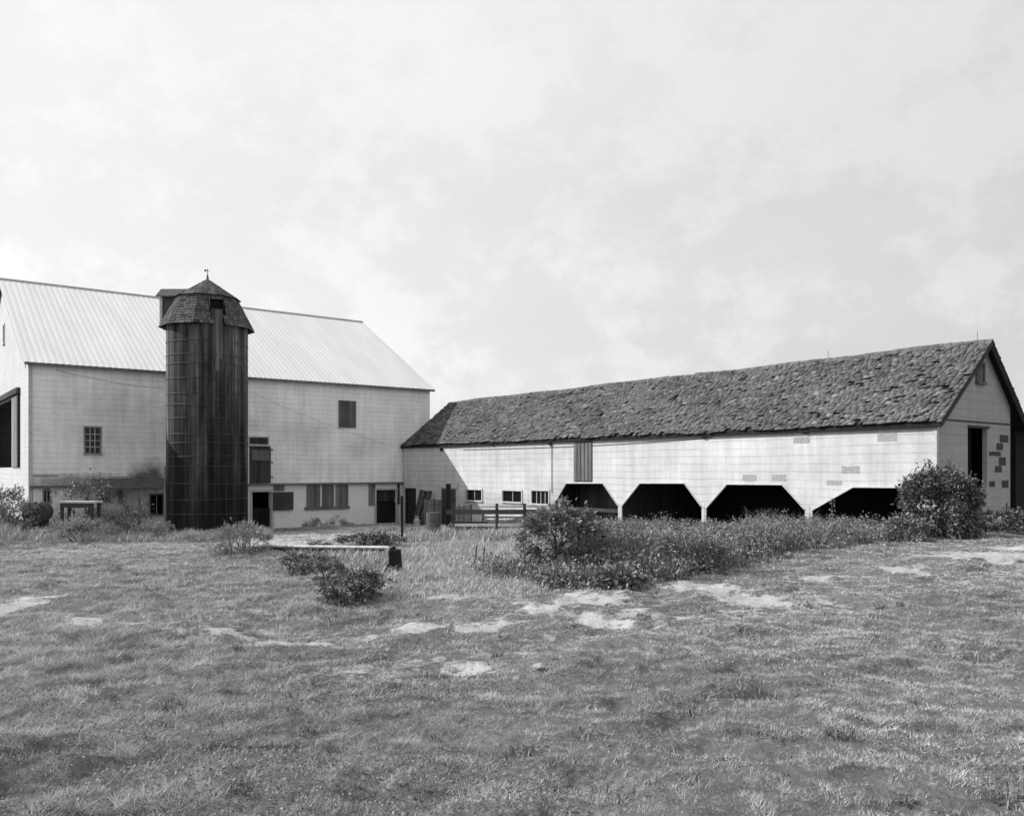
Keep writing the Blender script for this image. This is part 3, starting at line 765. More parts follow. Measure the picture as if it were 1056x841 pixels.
# windows
for i, w in enumerate(wins):
    window(sw, w[0], w[1], w[2], w[3], 2 if i < 2 else 4, 1, shed, TRIM, .07)
hd = sp4(592, 611, 453, 496.5)
mb = MB(); ubox(mb, sw, hd[0], hd[1], hd[2], EZ - .12, .003, .012); hp = mb.build('hatch', WOOD_BLK, shed, 'tall grey board hatch above the leftmost bay')
mb = MB(); n = 5
for i in range(n):
    a = hd[0] + (hd[1] - hd[0]) * i / n; b = hd[0] + (hd[1] - hd[0]) * (i + 1) / n
    ubox(mb, sw, a + .022, b - .022, hd[2] + random.uniform(0, .04), EZ - .125, .014, .04, random.uniform(.35, .75))
mb.build('hatch_boards', WOOD_MD, hp)
planks(lambda u, v, d=0: sw(u, v, d - .1), sdoor[0], sdoor[1], sdoor[2], sdoor[3], 0, 4, 'door', WOOD_BLK, shed, 'dark narrow door beside the barn corner')
planks(sw, sdoor2[0], sdoor2[1], sdoor2[2], sdoor2[3], .01, 5, 'door', WOOD_DK, shed, 'dark plank door left of the small windows')
r = sp4(453, 473, 497, 503); mb = MB(); ubox(mb, sw, r[0], r[1], r[2], r[3], .004, .05); mb.build('door_lintel', TRIM, shed)
def torn(mb, to, u0, u1, v0, v1, n=7):
    # broken-edged hole in the shingles: one outline with ragged sides, 4 mm deep
    j = lambda k: random.gauss(0, k)
    w, h = u1 - u0, v1 - v0
    pts = [(u0 + w * i / n + j(.003), v0 + abs(j(.006))) for i in range(n + 1)] + [(u1 + j(.02), v0 + h * .5)] + [(u1 - w * i / n + j(.003), v1 - abs(j(.010))) for i in range(n + 1)] + [(u0 + j(.02), v0 + h * .5)]
    m = len(pts); mb.add([to(*p, .002) for p in pts] + [to(*p, .006) for p in pts], [tuple(range(m - 1, -1, -1)), tuple(range(m, 2 * m))] + [(i, (i + 1) % m, m + (i + 1) % m, m + i) for i in range(m)])
# bare patches where siding has dropped off
for a in ((818, 835, 450, 457, 0), (905, 925, 446, 455, 0), (868, 887, 480, 488, 0), (766, 780, 489, 496, 1), (796, 811, 489, 496, 1), (852, 868, 495, 500, 1)):
    r = sp4(*a[:4]); mb = MB(); torn(mb, sw, *r); mb.build('bare_patch', PATCH, shed)
for a in ((1031, 1040, 448, 456), (1027.5, 1034, 456.5, 464), (1020, 1032, 465, 470), (1030, 1037, 471, 480), (1026, 1033, 480, 487), (1033, 1040, 495, 503), (1020, 1026, 496, 502)):
    u0, u1 = SF.pix(a[0], a[2], 'y', 0)[0], SF.pix(a[1], a[2], 'y', 0)[0]; v1, v0 = SF.pix(a[0], a[2], 'y', 0)[1], SF.pix(a[0], a[3], 'y', 0)[1]
    mb = MB(); torn(mb, sg, u0, u1, v0, v1); mb.build('bare_patch', PATCHD, shed)
# eave brackets, downpipe, cable
for px, py in ((456, 463), (509, 457.5), (568, 456.5), (727, 449), (832, 444)):
    u, v = spx(px, py); mb = MB(); ubox(mb, sw, u - .08, u + .08, v - .1, v + .07, .003, .09); mb.build('eave_bracket', WOOD_BLK, shed)
u, v = spx(569.5, 470); mb = MB(); mb.tube([(-.03, u, spx(569.5, 508)[1]), (-.03, u, EZ - .1)], .014, 6); mb.build('downpipe', IRON, shed)
mb = MB(); pts = []
for k in range(25):
    px = 478 + (735 - 478) * k / 24; py = 463.5 + (451 - 463.5) * k / 24 + 2.2 * math.sin(k / 24 * math.pi)
    u, v = spx(px, py); pts.append((-.03, u, v))
mb.tube(pts, .012, 4); mb.build('cable', IRON, shed)
# gable door and loft window
mb = MB(); planks(lambda u, v, d=0: sg(u, v, d - .5), gdoor[0] + (gdoor[1] - gdoor[0]) * .5, gdoor[1], gdoor[2], gdoor[3], 0, 3, 'sliding_door', WOOD_BLK, shed)
mb = MB(); mb.box(gdoor[0], gdoor[1] + .1, -.04, -.003, gdoor[3], gdoor[3] + .06); mb.build('door_head', WOOD_DK, shed)
lf_ = frame_around(sg, *lw, .07, .002, .05, 'loft_window', WOOD_MD, shed)
mb = MB(); ubox(mb, sg, lw[0] - .05, lw[1] + .05, lw[2] - .05, lw[3] + .05, -.2, -.17); mb.build('shutter', WOOD_BLK, lf_)  # added black sheet stands in for the darkness inside the loft opening
# lightning rods on the ridge
for px in (1008, 854):
    u = SF.pix(px, 352, 'x', RXN)[0]; mb = MB(); mb.tube([(rx(u), u, RZ + .05), (rx(u), u, RZ + .36)], .008, 5); mb.build('lightning_rod', BAND, shed)
# board slipped down the roof
u, v = SF.pix(683, 404, 'x', 1.6)
mb = MB(); mb.bar((1.42, u - .0, EZ + (RZ - EZ) * 1.42 / rx(u) + .07), (1.95, u - .5, EZ + (RZ - EZ) * 1.95 / rx(u) + .07), .05, .03); mb.build('loose_batten', TRIM, shed)

# ------------------------------------------------------------------ silo
SZ0 = float(hgt0(*SILO)) - .05
silo = thing('silo', 'tall dark wooden stave silo with shingled gambrel cap and finial', 'silo', (SILO[0], SILO[1], SZ0))
def rel(py, depth=36.7): return (HY - py) / F * depth + H - SZ0
zE = rel(339); zM = rel(304.5, 36); zA = rel(288); rB = 1.68
mb = MB(); ns = 62
for i in range(ns):
    a0 = 2 * math.pi * i / ns + .004; a1 = 2 * math.pi * (i + 1) / ns - .004; r1 = rB + random.uniform(-.012, .012); r0 = r1 - .06
    pts = [(r * math.cos(a), r * math.sin(a), z) for z in (-.3, zE + .1) for r, a in ((r0, a0), (r1, a0), (r1, a1), (r0, a1))]
    mb.hexa(pts, min(max(random.gauss(.5, .24) + .22 * math.sin(i * .9) * math.sin(i * .37), .05), 1.2))
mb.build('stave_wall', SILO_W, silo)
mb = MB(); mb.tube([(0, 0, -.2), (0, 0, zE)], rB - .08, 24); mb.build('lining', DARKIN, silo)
for k, py in enumerate((350, 364, 373, 389, 404, 417, 430, 446, 456, 470, 481, 498, 515, 531)):
    z = rel(py, 34.9); ti = random.uniform(-.05, .05); mb = MB()
    tw = random.uniform(0, 6)
    pts = [((rB + .016) * math.cos(a), (rB + .02) * math.sin(a), z + ti * math.cos(a - tw)) for a in np.linspace(0, 2 * math.pi, 41)]
    mb.tube(pts, .011, 5, cap=False); mb.build('hoop', BAND, silo)
PHI = math.radians(-57); ER = (math.cos(PHI), math.sin(PHI)); ET = (-math.sin(PHI), math.cos(PHI))
# gambrel cap, shingled in courses
def cap():
    mb = MB(); n = 10; ph = math.radians(-90 + 4)
    pass
    def ring(r, z, k, t): 
        a = ph + 2 * math.pi * (k + t) / n; a0 = ph + 2 * math.pi * k / n; a1 = ph + 2 * math.pi * (k + 1) / n
        x = (1 - t) * math.cos(a0) + t * math.cos(a1); y = (1 - t) * math.sin(a0) + t * math.sin(a1)
        return (r * x, r * y, z)
    def courses(r0, z0, r1, z1, nc, skip=None):
        for i in range(nc):
            for k in range(n):
                t = 0
                while t < 1:
                    w = random.uniform(.12, .26); tb = min(1, t + w)
                    va, vb = i / nc, min(1, (i + 1.15) / nc); li = .02 + random.uniform(0, .02)
                    ra, za = r0 + (r1 - r0) * va, z0 + (z1 - z0) * va; rb, zb_ = r0 + (r1 - r0) * vb, z0 + (z1 - z0) * vb
                    p = [ring(ra, za - .01, k, t + .01), ring(ra, za - .01, k, tb - .01), ring(rb, zb_, k, tb - .01), ring(rb, zb_, k, t + .01)]
                    q = [ring(ra + li, za, k, t + .01), ring(ra + li, za, k, tb - .01), ring(rb + .006, zb_, k, tb - .01), ring(rb + .006, zb_, k, t + .01)]
                    t = tb
                    xm = (p[0][0] + p[1][0]) / 2; ym = p[0][1]; zm = (za + zb_) / 2
                    tt = xm * ET[0] + ym * ET[1]; rr_ = xm * ER[0] + ym * ER[1]
                    if rr_ > 0 and abs(tt) < .27 and zm < zE + 1.12 and skip: continue
                    mb.hexa(p + q, min(max(random.gauss(.5, .18), .1), 1.1))
    courses(1.98, zE - .04, 1.27, zM, 11, True)
    courses(1.39, zM - .03, .03, zA, 7)
    o = mb.build('roof', SHING_S, silo)
    d = MB()
    fs = []; vs = []
    for r, z in ((1.74, zE - .06), (1.21, zM - .02), (.02, zA - .05)):
        vs += [ring(r, z, k, 0) for k in range(n)]
    for j in range(2):
        for k in range(n): fs.append((j * n + k, j * n + (k + 1) % n, (j + 1) * n + (k + 1) % n, (j + 1) * n + k))
    fs.append(tuple(range(n))[::-1]); d.add(vs, fs); d.build('roof_deck', DARKIN, silo)
cap()
# filling hatch hole in the cap with boards below
def sbox(mb, t0, t1, r0, r1, z0, z1, tone=.5):
    c = lambda t, r, z: (ER[0] * r + ET[0] * t, ER[1] * r + ET[1] * t, z)
    return mb.hexa([c(t0, r1, z0), c(t1, r1, z0), c(t1, r0, z0), c(t0, r0, z0), c(t0, r1, z1), c(t1, r1, z1), c(t1, r0, z1), c(t0, r0, z1)], tone)
for q in (-.30, .27):
    mb = MB(); sbox(mb, q, q + .03, 1.32, 1.68, zE + .58, zE + 1.12); mb.build('hatch_cheek', WOOD_BLK, silo)
mb = MB()
for i in range(3): sbox(mb, -.23 + i * .155, -.23 + i * .155 + .148, 1.56, 1.71 + .008 * i, zE - 1.5 - .5 * (i % 2), zE + .60, .4 + .3 * (i % 2))
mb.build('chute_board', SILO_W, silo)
# dormer facing left
dm = MB(); z0, z1 = zE + .55, zE + 1.35
dm.box(-1.88, -.85, -.36, .36, z0 - .55, z1, .5); dmo = dm.build('dormer', SHING_S, silo)
dm = MB()
for s in (-1, 1):
    dm.hexa([(-2.04, s * .56, z1 - .06), (-.6, s * .56, z1 - .06), (-.6, 0, z1 + .34), (-2.04, 0, z1 + .34), (-2.04, s * .56, z1 - .01), (-.6, s * .56, z1 - .01), (-.6, 0, z1 + .40), (-2.04, 0, z1 + .40)])
dm.build('dormer_roof', SHING_S, dmo)
for q in (-.455, .365):
    dm = MB(); dm.box(-1.91, -1.80, q, q + .09, z0 - .5, z1 - .06); dm.build('dormer_trim', TRIM, dmo)
mb = MB(); mb.tube([(0, 0, zA - .05), (0, 0, zA + .2)], .07, 8, r2=.03); mb.tube([(0, 0, zA + .2), (0, 0, zA + .46)], .015, 5)
mb.bar((-.09, 0, zA + .36), (.1, 0, zA + .36), .015, .02); mb.add([(-.14, 0, zA + .34), (-.05, .008, zA + .36), (-.05, .008, zA + .44), (-.14, 0, zA + .42), (-.05, -.008, zA + .36), (-.05, -.008, zA + .44)], [(0, 1, 2, 3), (0, 4, 5, 3), (1, 4, 5, 2)])
mb.build('finial', IRON, silo)
# pale pipe down the left flank
mb = MB(); 
for a, zz in ((math.radians(205), 3.1), (math.radians(213), 2.2)):
    mb = MB(); mb.tube([((rB + .05) * math.cos(a), (rB + .05) * math.sin(a), -.2), ((rB + .05) * math.cos(a), (rB + .05) * math.sin(a), zz)], .035, 6); mb.build('filler_pipe', WOOD_LT, silo)

# ------------------------------------------------------------------ shed behind at the right edge
p = at(1049, 545, 27.5); NS = Frame(p[0] - .05, p[1], float(hgt0(p[0], p[1])) - .1)
out = thing('outbuilding', 'dark low outbuilding with pale eave just behind the shed gable', 'shed', NS.loc(), TH)
mb = MB(); zz = 1.35 + H - NS.o[2]
mb.box(0, 7, 0, 5, -.5, zz); mb.build('wall', WOOD_BLK, out)
mb = MB(); mb.hexa([(-.15, -.5, zz), (7.2, -.5, zz), (7.2, 5.3, zz + 1.2), (-.15, 5.3, zz + 1.2), (-.15, -.5, zz + .08), (7.2, -.5, zz + .08), (7.2, 5.3, zz + 1.28), (-.15, 5.3, zz + 1.28)]); mb.build('roof', TIN, out)
mb = MB(); mb.box(-.16, 7.2, -.54, -.505, zz - .06, zz + .09); mb.build('fascia', TRIM, out)

# ------------------------------------------------------------------ utility wires
mb = MB(); a = BF.world((1.0, -.2, ZE - .35)); b = np.array([SILO[0] - 1.7, SILO[1] + .8, rel(400) + SZ0])
c = BF.world((17.8, -.05, ZS + 2.0)); b2 = np.array([SILO[0] + 1.8, SILO[1] + .6, rel(404) + SZ0])
def sagline(p, q, s): return [tuple(p + (q - p) * t - np.array([0, 0, 4 * s * t * (1 - t)])) for t in np.linspace(0, 1, 13)]
mb.tube(sagline(a, b, .12), .009, 4); tag(mb.build('utility_wire', IRON), 'thin dark wire from the barn eave to the left side of the silo', 'wire')
mb = MB(); mb.tube(sagline(b2, c, .15), .006, 4); tag(mb.build('utility_wire', IRON), 'thin wire slanting down the barn wall right of the silo', 'wire')

# ------------------------------------------------------------------ yard things
def gl(px, py, depth=None):
    if depth is None: return gpix(px, py)
    p = at(px, py, depth); return np.array([p[0], p[1], float(hgt(p[0], p[1]))])

# board fence round the yard
def fence():
    Y = 30.0
    a = at(466, 527, 31.5); b = at(574, 525, 28.0)
    A_ = np.array([a[0], a[1]]); B_ = np.array([b[0], b[1]])
    t = thing('yard_fence', 'weathered rail fence of heavy dark and thin pale rails before the shed', 'fence', (A_[0], A_[1], float(hgt(*A_))))
    z0 = t.location.z
    def P(k, z): 
        q = A_ + (B_ - A_) * k; return (q[0] - A_[0], q[1] - A_[1], z - z0)
    zr = lambda py, k: (HY - py) / F * (31.5 - 3.5 * k) + H
    for k in (0.02, .46, .72, 1.0):
        mb = MB(); g = float(hgt(*(A_ + (B_ - A_) * k))); top = zr(519 if k < .9 else 516, k)
        mb.bar(P(k, g - .2), P(k, top), .11, .11); mb.build('post', WOOD_DK, t)
    mb = MB(); mb.bar(P(-.05, zr(528, 0)), P(1, zr(527.5, 1)), .06, .17); mb.build('rail', WOOD_BLK, t)
    mb = MB(); mb.bar(P(.3, zr(522.5, .3)), P(1.05, zr(521.5, 1)), .05, .08); mb.build('rail', WOOD_H, t, 'pale thin upper rail')
    mb = MB(); mb.bar(P(.0, zr(541, 0)), P(.8, zr(541, .8)), .05, .1); mb.build('rail', WOOD_H, t, 'pale lower rail')
    return t
fence()
# weathered plank gate by the shed's barn end + gate post
def panel(name, label, cat, px0, px1, py0, py1, depth, n, mat, tilt=0, post=True):
    p = at((px0 + px1) / 2, py1, depth); g = float(hgt(p[0], p[1])); w = (px1 - px0) / F * depth; h = (py1 - py0) / F * depth
    t = thing(name, label, cat, (p[0], p[1], g), 0)
    t.rotation_euler = (0, tilt, R(8))
    mb = MB(); 
    for i in range(n):
        a = -w / 2 + w * i / n; mb.box(a + .006, a + w / n - .006, 0, .03, -.05, h + random.uniform(-.06, .04), random.uniform(.2, .8))
    mb.build('boards', mat, t)
    for k in (.2, .75):
        mb = MB(); mb.box(-w / 2, w / 2, .033, .075, h * k, h * k + .1); mb.build('crosspiece', WOOD_DK, t)
    return t
panel('plank_gate', 'grey upright plank gate against the shed wall near the barn corner', 'gate', 437, 456, 519, 546, 43.5, 8, WOOD_MD)
panel('plank_gate', 'short pale plank gate hung right of the dark gate post', 'gate', 470, 487, 524, 548, 36, 7, WOOD_MD)
panel('leaning_board', 'wide dark board tilted against the shed beside the narrow door', 'board', 424, 437, 508, 546, 44.2, 3, WOOD_DK, R(14))
p = gl(462, 549, 37); mb = MB(); mb.bar((0, 0, -.2), (.02, 0, 1.95), .2, .2); o = mb.build('gate_post', WOOD_BLK); o.location = p; tag(o, 'thick black timber gate post standing between the two plank gates', 'post')
p = gl(415, 558); mb = MB(); mb.bar((0, 0, -.2), (-.02, 0, 46 / F * p[1]), 2.4 / F * p[1], .08); o = mb.build('corner_post', WOOD_BLK); o.location = p; tag(o, 'slender dark upright post in front of the barn corner', 'post')
def hurdle(px0, px1, py0, py1, depth, label):
    p = at((px0 + px1) / 2, py1, depth); g = float(hgt(p[0], p[1])); w = (px1 - px0) / F * depth; zt_ = p[2] + (py1 - py0) / F * depth - g
    t = thing('hurdle', label, 'hurdle', (p[0], p[1], g), R(-5))
    for sx in (-1, 1):
        mb = MB(); mb.box(sx * w / 2 - .04, sx * w / 2 + .04, -.03, .03, -.1, zt_ + .06); mb.build('stile', WOOD_DK, t)
    for k in range(4):
        z = zt_ * (.12 + .27 * k); mb = MB(); mb.box(-w / 2, w / 2, -.055, -.032, z - .045, z + .045, random.uniform(.4, .8)); mb.build('bar', WOOD_LT, t)
    mb = MB(); mb.bar((-w / 2, -.07, zt_ * .1), (w / 2, -.07, zt_ * .95), .02, .07); mb.build('brace', WOOD_LT, t)
hurdle(498, 540, 532, 549, 33.5, 'pale four-barred hurdle propped behind the heavy yard rail')
hurdle(547, 570, 530, 548, 31.0, 'short pale hurdle half hidden by the tall broad-leaved bush')
for q in ((432, 447, 553, 556, 'pale plank lying on the bare yard ground before the grey gate'), (290, 322, 556, 553, 'long weathered plank lying on the yard below the boarded windows')):
    a = gpix(q[0], q[2]); b = gpix(q[1], q[3]); mb = MB(); mb.bar((a[0], a[1], a[2] + .05), (b[0], b[1], b[2] + .05), .2, .04); tag(mb.build('loose_plank', WOOD_LT), q[4], 'plank')
p = gl(447, 549); t = thing('barrel', 'rusty upright barrel before the grey plank gate', 'barrel', tuple(p))
mb = MB(); mb.tube([(0, 0, 0), (0, 0, .1), (0, 0, .85)], .28, 16); mb.build('barrel_body', IRON, t)
for z in (.28, .56):
    mb = MB(); mb.tube([(0, 0, z), (0, 0, z + .03)], .29, 16); mb.build('hoop', IRON, t)
# feed trough
p = gl(484, 551, 33); t = thing('feed_trough', 'low dark feed trough on the yard ground below the fence', 'trough', tuple(p), R(6))
mb = MB(); mb.box(-.75, .75, -.3, -.26, .02, .36); mb.box(-.75, .75, .26, .3, .02, .36); mb.box(-.75, -.71, -.258, .258, .02, .36); mb.box(.71, .75, -.258, .258, .02, .36); mb.box(-.708, .708, -.258, .258, .03, .08)
mb.build('trough_box', WOOD_DK, t)
for q in (-.6, .5):
    mb = MB(); mb.box(q, q + .1, -.28, .28, -.1, .018); mb.build('runner', WOOD_DK, t)
# white can by the gate
p = gl(430, 546, 42.5); mb = MB(); mb.tube([(0, 0, 0), (0, 0, .5), (0, 0, .62), (0, 0, .7)], .19, 12); 
o = thing('milk_can', 'pale metal can standing by the grey plank gate', 'can', tuple(p)); o.scale = (.75, .75, .7)
mb = MB(); mb.tube([(0, 0, -.02), (0, 0, .48)], .2, 14); mb.tube([(0, 0, .48), (0, 0, .62)], .2, 14, r2=.11, cap=False); mb.tube([(0, 0, .62), (0, 0, .72)], .11, 14); mb.build('can_body', CONC, o)
mb = MB(); mb.tube([(0, 0, .72), (0, 0, .77)], .14, 14); mb.build('lid', CONC, o)

# leaning stump post with its pole, in the grass
p = gl(407, 591); sc = p[1] / F
t = thing('stump_post', 'charred short square post at the end of the long pole', 'post', tuple(p))
mb = MB(); mb.bar((.03, 0, -.15), (.0, 0, 27 * sc), 13.5 * sc, .2, w2=12 * sc, h2=.18); mb.bar((-.02, 0, 26 * sc), (-.05, 0, 29.5 * sc), 8 * sc, .1); mb.build('post_body', WOOD_BLK, t, bevel=.015)
mb = MB(); mb.bar((-.5 * 10 * sc - .12, -.02, 0), (-.08, -.02, 14 * sc), .03, .03); mb.build('brace', WOOD_BLK, t)
a = gpix(401, 573); b = gpix(252, 572); a[2] += .17; b[2] += .19
mb = MB(); mb.tube([tuple(a), tuple((a + b) / 2 + np.array([0, 0, .0])), tuple(b)], .036, 8, r2=.03); tag(mb.build('pole_rail', plain('bleached_pole', .55, .3, 5)), 'long pale bleached pole lying level behind the charred post', 'pole')
mb = MB(); mb.bar((a[0] - .1, a[1] + .07, a[2] - .09), (b[0] + .2, b[1] + .07, b[2] - .10), .04, .12); tag(mb.build('low_board', WOOD_DK), 'dark edge board standing just under the long pale pole', 'board')
for px, h_ in ((490, .52), (498, .5), (505, .42)):
    p = gl(px, 583); mb = MB(); mb.tube([(0, 0, -.1), (.03, 0, h_ * .75)], .016, 5); o = mb.build('stake', IRON); o.location = p
    tag(o, {490: 'thin dark stake, taller of the pair in the tall grass', 498: 'thin dark stake, right one of the pair in tall grass', 505: 'short thin stake standing alone in the tall grass'}[px], 'stake')

# round tank and bench on the left
p = gl(36, 545); t = thing('round_tank', 'dark round-ended steel tank lying in weeds by the barn corner', 'tank', tuple(p), R(20))
mb = MB(); rr = .43
mb.tube([(0, -.1, .62), (0, 0, .62), (0, 1.5, .62), (0, 1.6, .62)], rr, 22); mb.build('shell', IRON, t)
mb = MB(); mb.tube([(0, -.13, .62), (0, -.06, .62)], rr + .02, 22); mb.build('rim', BAND, t)
for q in (.15, 1.2):
    mb = MB(); mb.box(-.3, .3, q, q + .12, -.15, .3); mb.build('cradle', WOOD_DK, t)
p = gl(83, 556); t = thing('work_bench', 'old pale-topped bench standing in weeds before the barn', 'bench', tuple(p), R(-6))
w_ = 19.5 / F * p[1]; hb_ = (556 - 516) / F * p[1]
mb = MB()
for i in range(3): mb.box(-w_, w_, -.3 + i * .21, -.1 + i * .21, hb_ - .06, hb_ + random.uniform(0, .01), .5 + .2 * i)
mb.build('bench_top', TRIM, t)
for sx in (-1, 1):
    for sy in (-.22, .22):
        mb = MB(); mb.box(sx * (w_ - .12) - .05, sx * (w_ - .12) + .05, sy - .05, sy + .05, -.2, hb_ - .062); mb.build('leg', WOOD_DK, t)
mb = MB(); mb.box(-w_ + .18, w_ - .18, -.28, -.24, hb_ - .24, hb_ - .064); mb.build('apron', WOOD_DK, t)
mb = MB(); mb.box(-w_ + .1, w_ - .1, .27, .3, .15, .7); mb.build('back_board', WOOD_DK, t)
# pale debris
p = gl(556, 698); bm = bmesh.new(); bmesh.ops.create_icosphere(bm, subdivisions=2, radius=.045)
for v in bm.verts: v.co = Vector((v.co.x * 1.2, v.co.y, v.co.z * .6)) * random.uniform(.8, 1.15)
me = bpy.data.meshes.new('stone'); bm.to_mesh(me); bm.free(); o = link('stone', me, CONC); o.location = p + np.array([0, 0, .02]); tag(o, 'small pale stone alone in the middle of the lawn', 'stone')
p = gl(42, 550); t = None
mb = MB(); mb.box(-.35, .35, -.25, .25, .10, .14); mb.box(-.2, .2, -.15, .15, -.1, .098); o = mb.build('block', CONC); o.location = p + np.array([.15, -.2, 0]); tag(o, 'small slab on a block in front of the round tank', 'slab')
u0, v0 = SF.pix(1014, 505, 'y', -.5); u1, v1 = SF.pix(1023, 517, 'y', -.9)
a = SF.world((u0, -.12, v0)); b = SF.world((u1, -.6, v1)); mb = MB(); mb.bar(tuple(a), tuple(b), .16, .04); tag(mb.build('ramp_board', WOOD_BLK), 'dark board slanting down from the gable doorway', 'board')

# ------------------------------------------------------------------ shrubs
def bush_px(px, pyb, wpx, hpx, depth=None, **k):
    p = gl(px, pyb) if depth is None else gl(px, pyb, depth)
    d = p[1]; return p, wpx / 2 / F * d, hpx / F * d
def S_(name, label, px, pyb, w, h, leaves, size, depth=None, cat='bush', **k):
    p, r_, h_ = bush_px(px, pyb, w, h, depth)
    return shrub(name, label, cat, p, r_, r_ * .9, h_, leaves, size, **k)
S_('elder_bush', 'large dense dark bush covering the near corner of the shed', 970, 549, 70, 88, 17000, .10, 21.6, mat=LEAF_B, clumps=190, stems=16, spread=.10, low=.5)
S_('low_bush', 'small pale weedy bush at the left foot of the large shed-corner bush', 937, 553, 44, 32, 1800, .09, 20.3, mat=LEAF_A, clumps=50)
S_('low_bush', 'dark shaded bush below the shed gable at the right edge', 1033, 548, 60, 30, 2600, .11, 23.0, mat=LEAF_B, clumps=50)
S_('leafy_bush', 'tall broad-leaved bush in front of the yard fence', 577, 594, 84, 92, 6500, .085, None, mat=LEAF_A, clumps=90, stems=22, spread=.085)
S_('leafy_bush', 'rounded feathery weed right of the tall broad-leaved bush', 664, 583, 60, 48, 6500, .085, None, mat=LEAF_C, clumps=90, aspect=.16)
S_('dock_plant', 'low broad-leaved weed at the front tip of the weed bank', 640, 606, 44, 34, 800, .10, None, mat=LEAF_A, clumps=30, aspect=.6)
S_('bramble', 'dark bramble mound left of the charred post', 366, 616, 70, 42, 3600, .05, mat=LEAF_B, clumps=60)
S_('bramble', 'small dark bramble below the left end of the pale pole', 314, 590, 50, 30, 2200, .05, None, mat=LEAF_B, clumps=40)
S_('bramble', 'narrow dark bramble between the other two brambles', 340, 600, 40, 28, 1500, .05, mat=LEAF_B, clumps=24)
S_('yard_weeds', 'low dark weed patch in the yard before the stable door', 383, 566, 60, 20, 3000, .08, None, mat=LEAF_B, clumps=50, cat='weeds')
S_('sapling', 'open straggly sapling in front of the small barn window', 86, 541, 64, 74, 2200, .11, 35.4, mat=LEAF_A, clumps=60, stems=22, spread=.10, cat='sapling')
S_('leafy_bush', 'pale flowering bush against the barn gable at the left edge', 4, 538, 40, 50, 1900, .11, None, mat=LEAF_A, clumps=40)
S_('leafy_bush', 'rounded bush in front of the dark round tank', 16, 545, 46, 36, 2200, .10, None, mat=LEAF_A, clumps=50)
S_('leafy_bush', 'bushy weeds beside the lean-to posts left of the silo', 128, 552, 58, 34, 2600, .10, None, mat=LEAF_A, clumps=50)
S_('leafy_bush', 'low weeds growing round the legs of the pale-topped bench', 84, 561, 56, 34, 3200, .09, None, mat=LEAF_C, clumps=40, aspect=.25)
S_('leafy_bush', 'weedy tuft between the bench and the bushy weeds by the lean-to', 112, 557, 30, 22, 1200, .08, None, mat=LEAF_C, clumps=30, aspect=.25)
S_('leafy_bush', 'feathery weeds against the left foot of the silo', 160, 556, 40, 22, 1800, .09, None, mat=LEAF_C, clumps=40, aspect=.2)
S_('leafy_bush', 'feathery weeds against the middle of the silo foot', 210, 560, 44, 18, 1600, .09, None, mat=LEAF_C, clumps=40, aspect=.2)
S_('leafy_bush', 'leafy weed mound at the right foot of the silo', 250, 574, 58, 40, 4200, .09, None, mat=LEAF_C, clumps=70, aspect=.2)
S_('leafy_bush', 'small green tuft right of the silo on the yard edge', 330, 566, 22, 13, 500, .07, None, mat=LEAF_B, clumps=16)
S_('leafy_bush', 'upright weed in front of the third shed bay', 776, 568, 54, 34, 2600, .06, None, mat=LEAF_C, clumps=40)
S_('leafy_bush', 'dark mound of weeds in front of the second bay', 714, 587, 62, 42, 5000, .08, None, mat=LEAF_A, clumps=70, aspect=.2)
# tall thin weed stalks in front of the far-right bay
for px, pyb, hpx, lab in ((858, 560, 45, 'tallest thin weed stalk before the rightmost bay'), (540, 600, 50, 'thin weed stalk left of the tall broad-leaved bush')):
    p = gl(px, pyb); h_ = hpx / F * p[1]
    t = thing('weed_stalk', lab, 'weed', tuple(p)); mb = MB(); mb.tube([(0, 0, -.05), (.02, 0, h_ * .5), (-.01, .02, h_)], .012, 5, r2=.005); mb.build('stem', STEMM, t)
    P = np.stack([RNG.normal(0, .03, 60), RNG.normal(0, .03, 60), RNG.uniform(.2, 1, 60) * h_], 1)
    V, Fc, tn = leaf_mesh(P, RNG.normal(0, 1, (60, 3)), .06); np_mesh('foliage', V, Fc, LEAF_C, t, tn)

def tree(x, y, label):
    z = float(hgt(x, y)); t = thing('shade_tree', label, 'tree', (x, y, z))
    mb = MB(); mb.tube([(0, 0, -.2), (.05, 0, 1.2), (0, .06, 2.4), (.05, 0, 3.8)], .12, 9, r2=.03)
    for k in range(9):
        a = k * 2.4; h0 = 1.9 + k * .16; mb.tube([(0, 0, h0), (.4 * math.cos(a), .4 * math.sin(a), h0 + .5), (.85 * math.cos(a), .85 * math.sin(a), h0 + .9)], .035, 5, r2=.01)
    mb.build('trunk', STEMM, t)
    n = 14000; u = unit(RNG.normal(0, 1, (70, 3))) * RNG.uniform(.3, 1, (70, 1)) * np.array([1.0, 1.0, .75]) + np.array([0, 0, 3.4])
    P = u[RNG.integers(0, 70, n)] + RNG.normal(0, .14, (n, 3)); V, Fc, tn = leaf_mesh(P, unit(P - np.array([0, 0, 3])), .10, .6); np_mesh('crown', V, Fc, LEAF_A, t, tn)
tree(-9.5, 5.4, 'leafy young tree whose shade darkens the near left lawn')

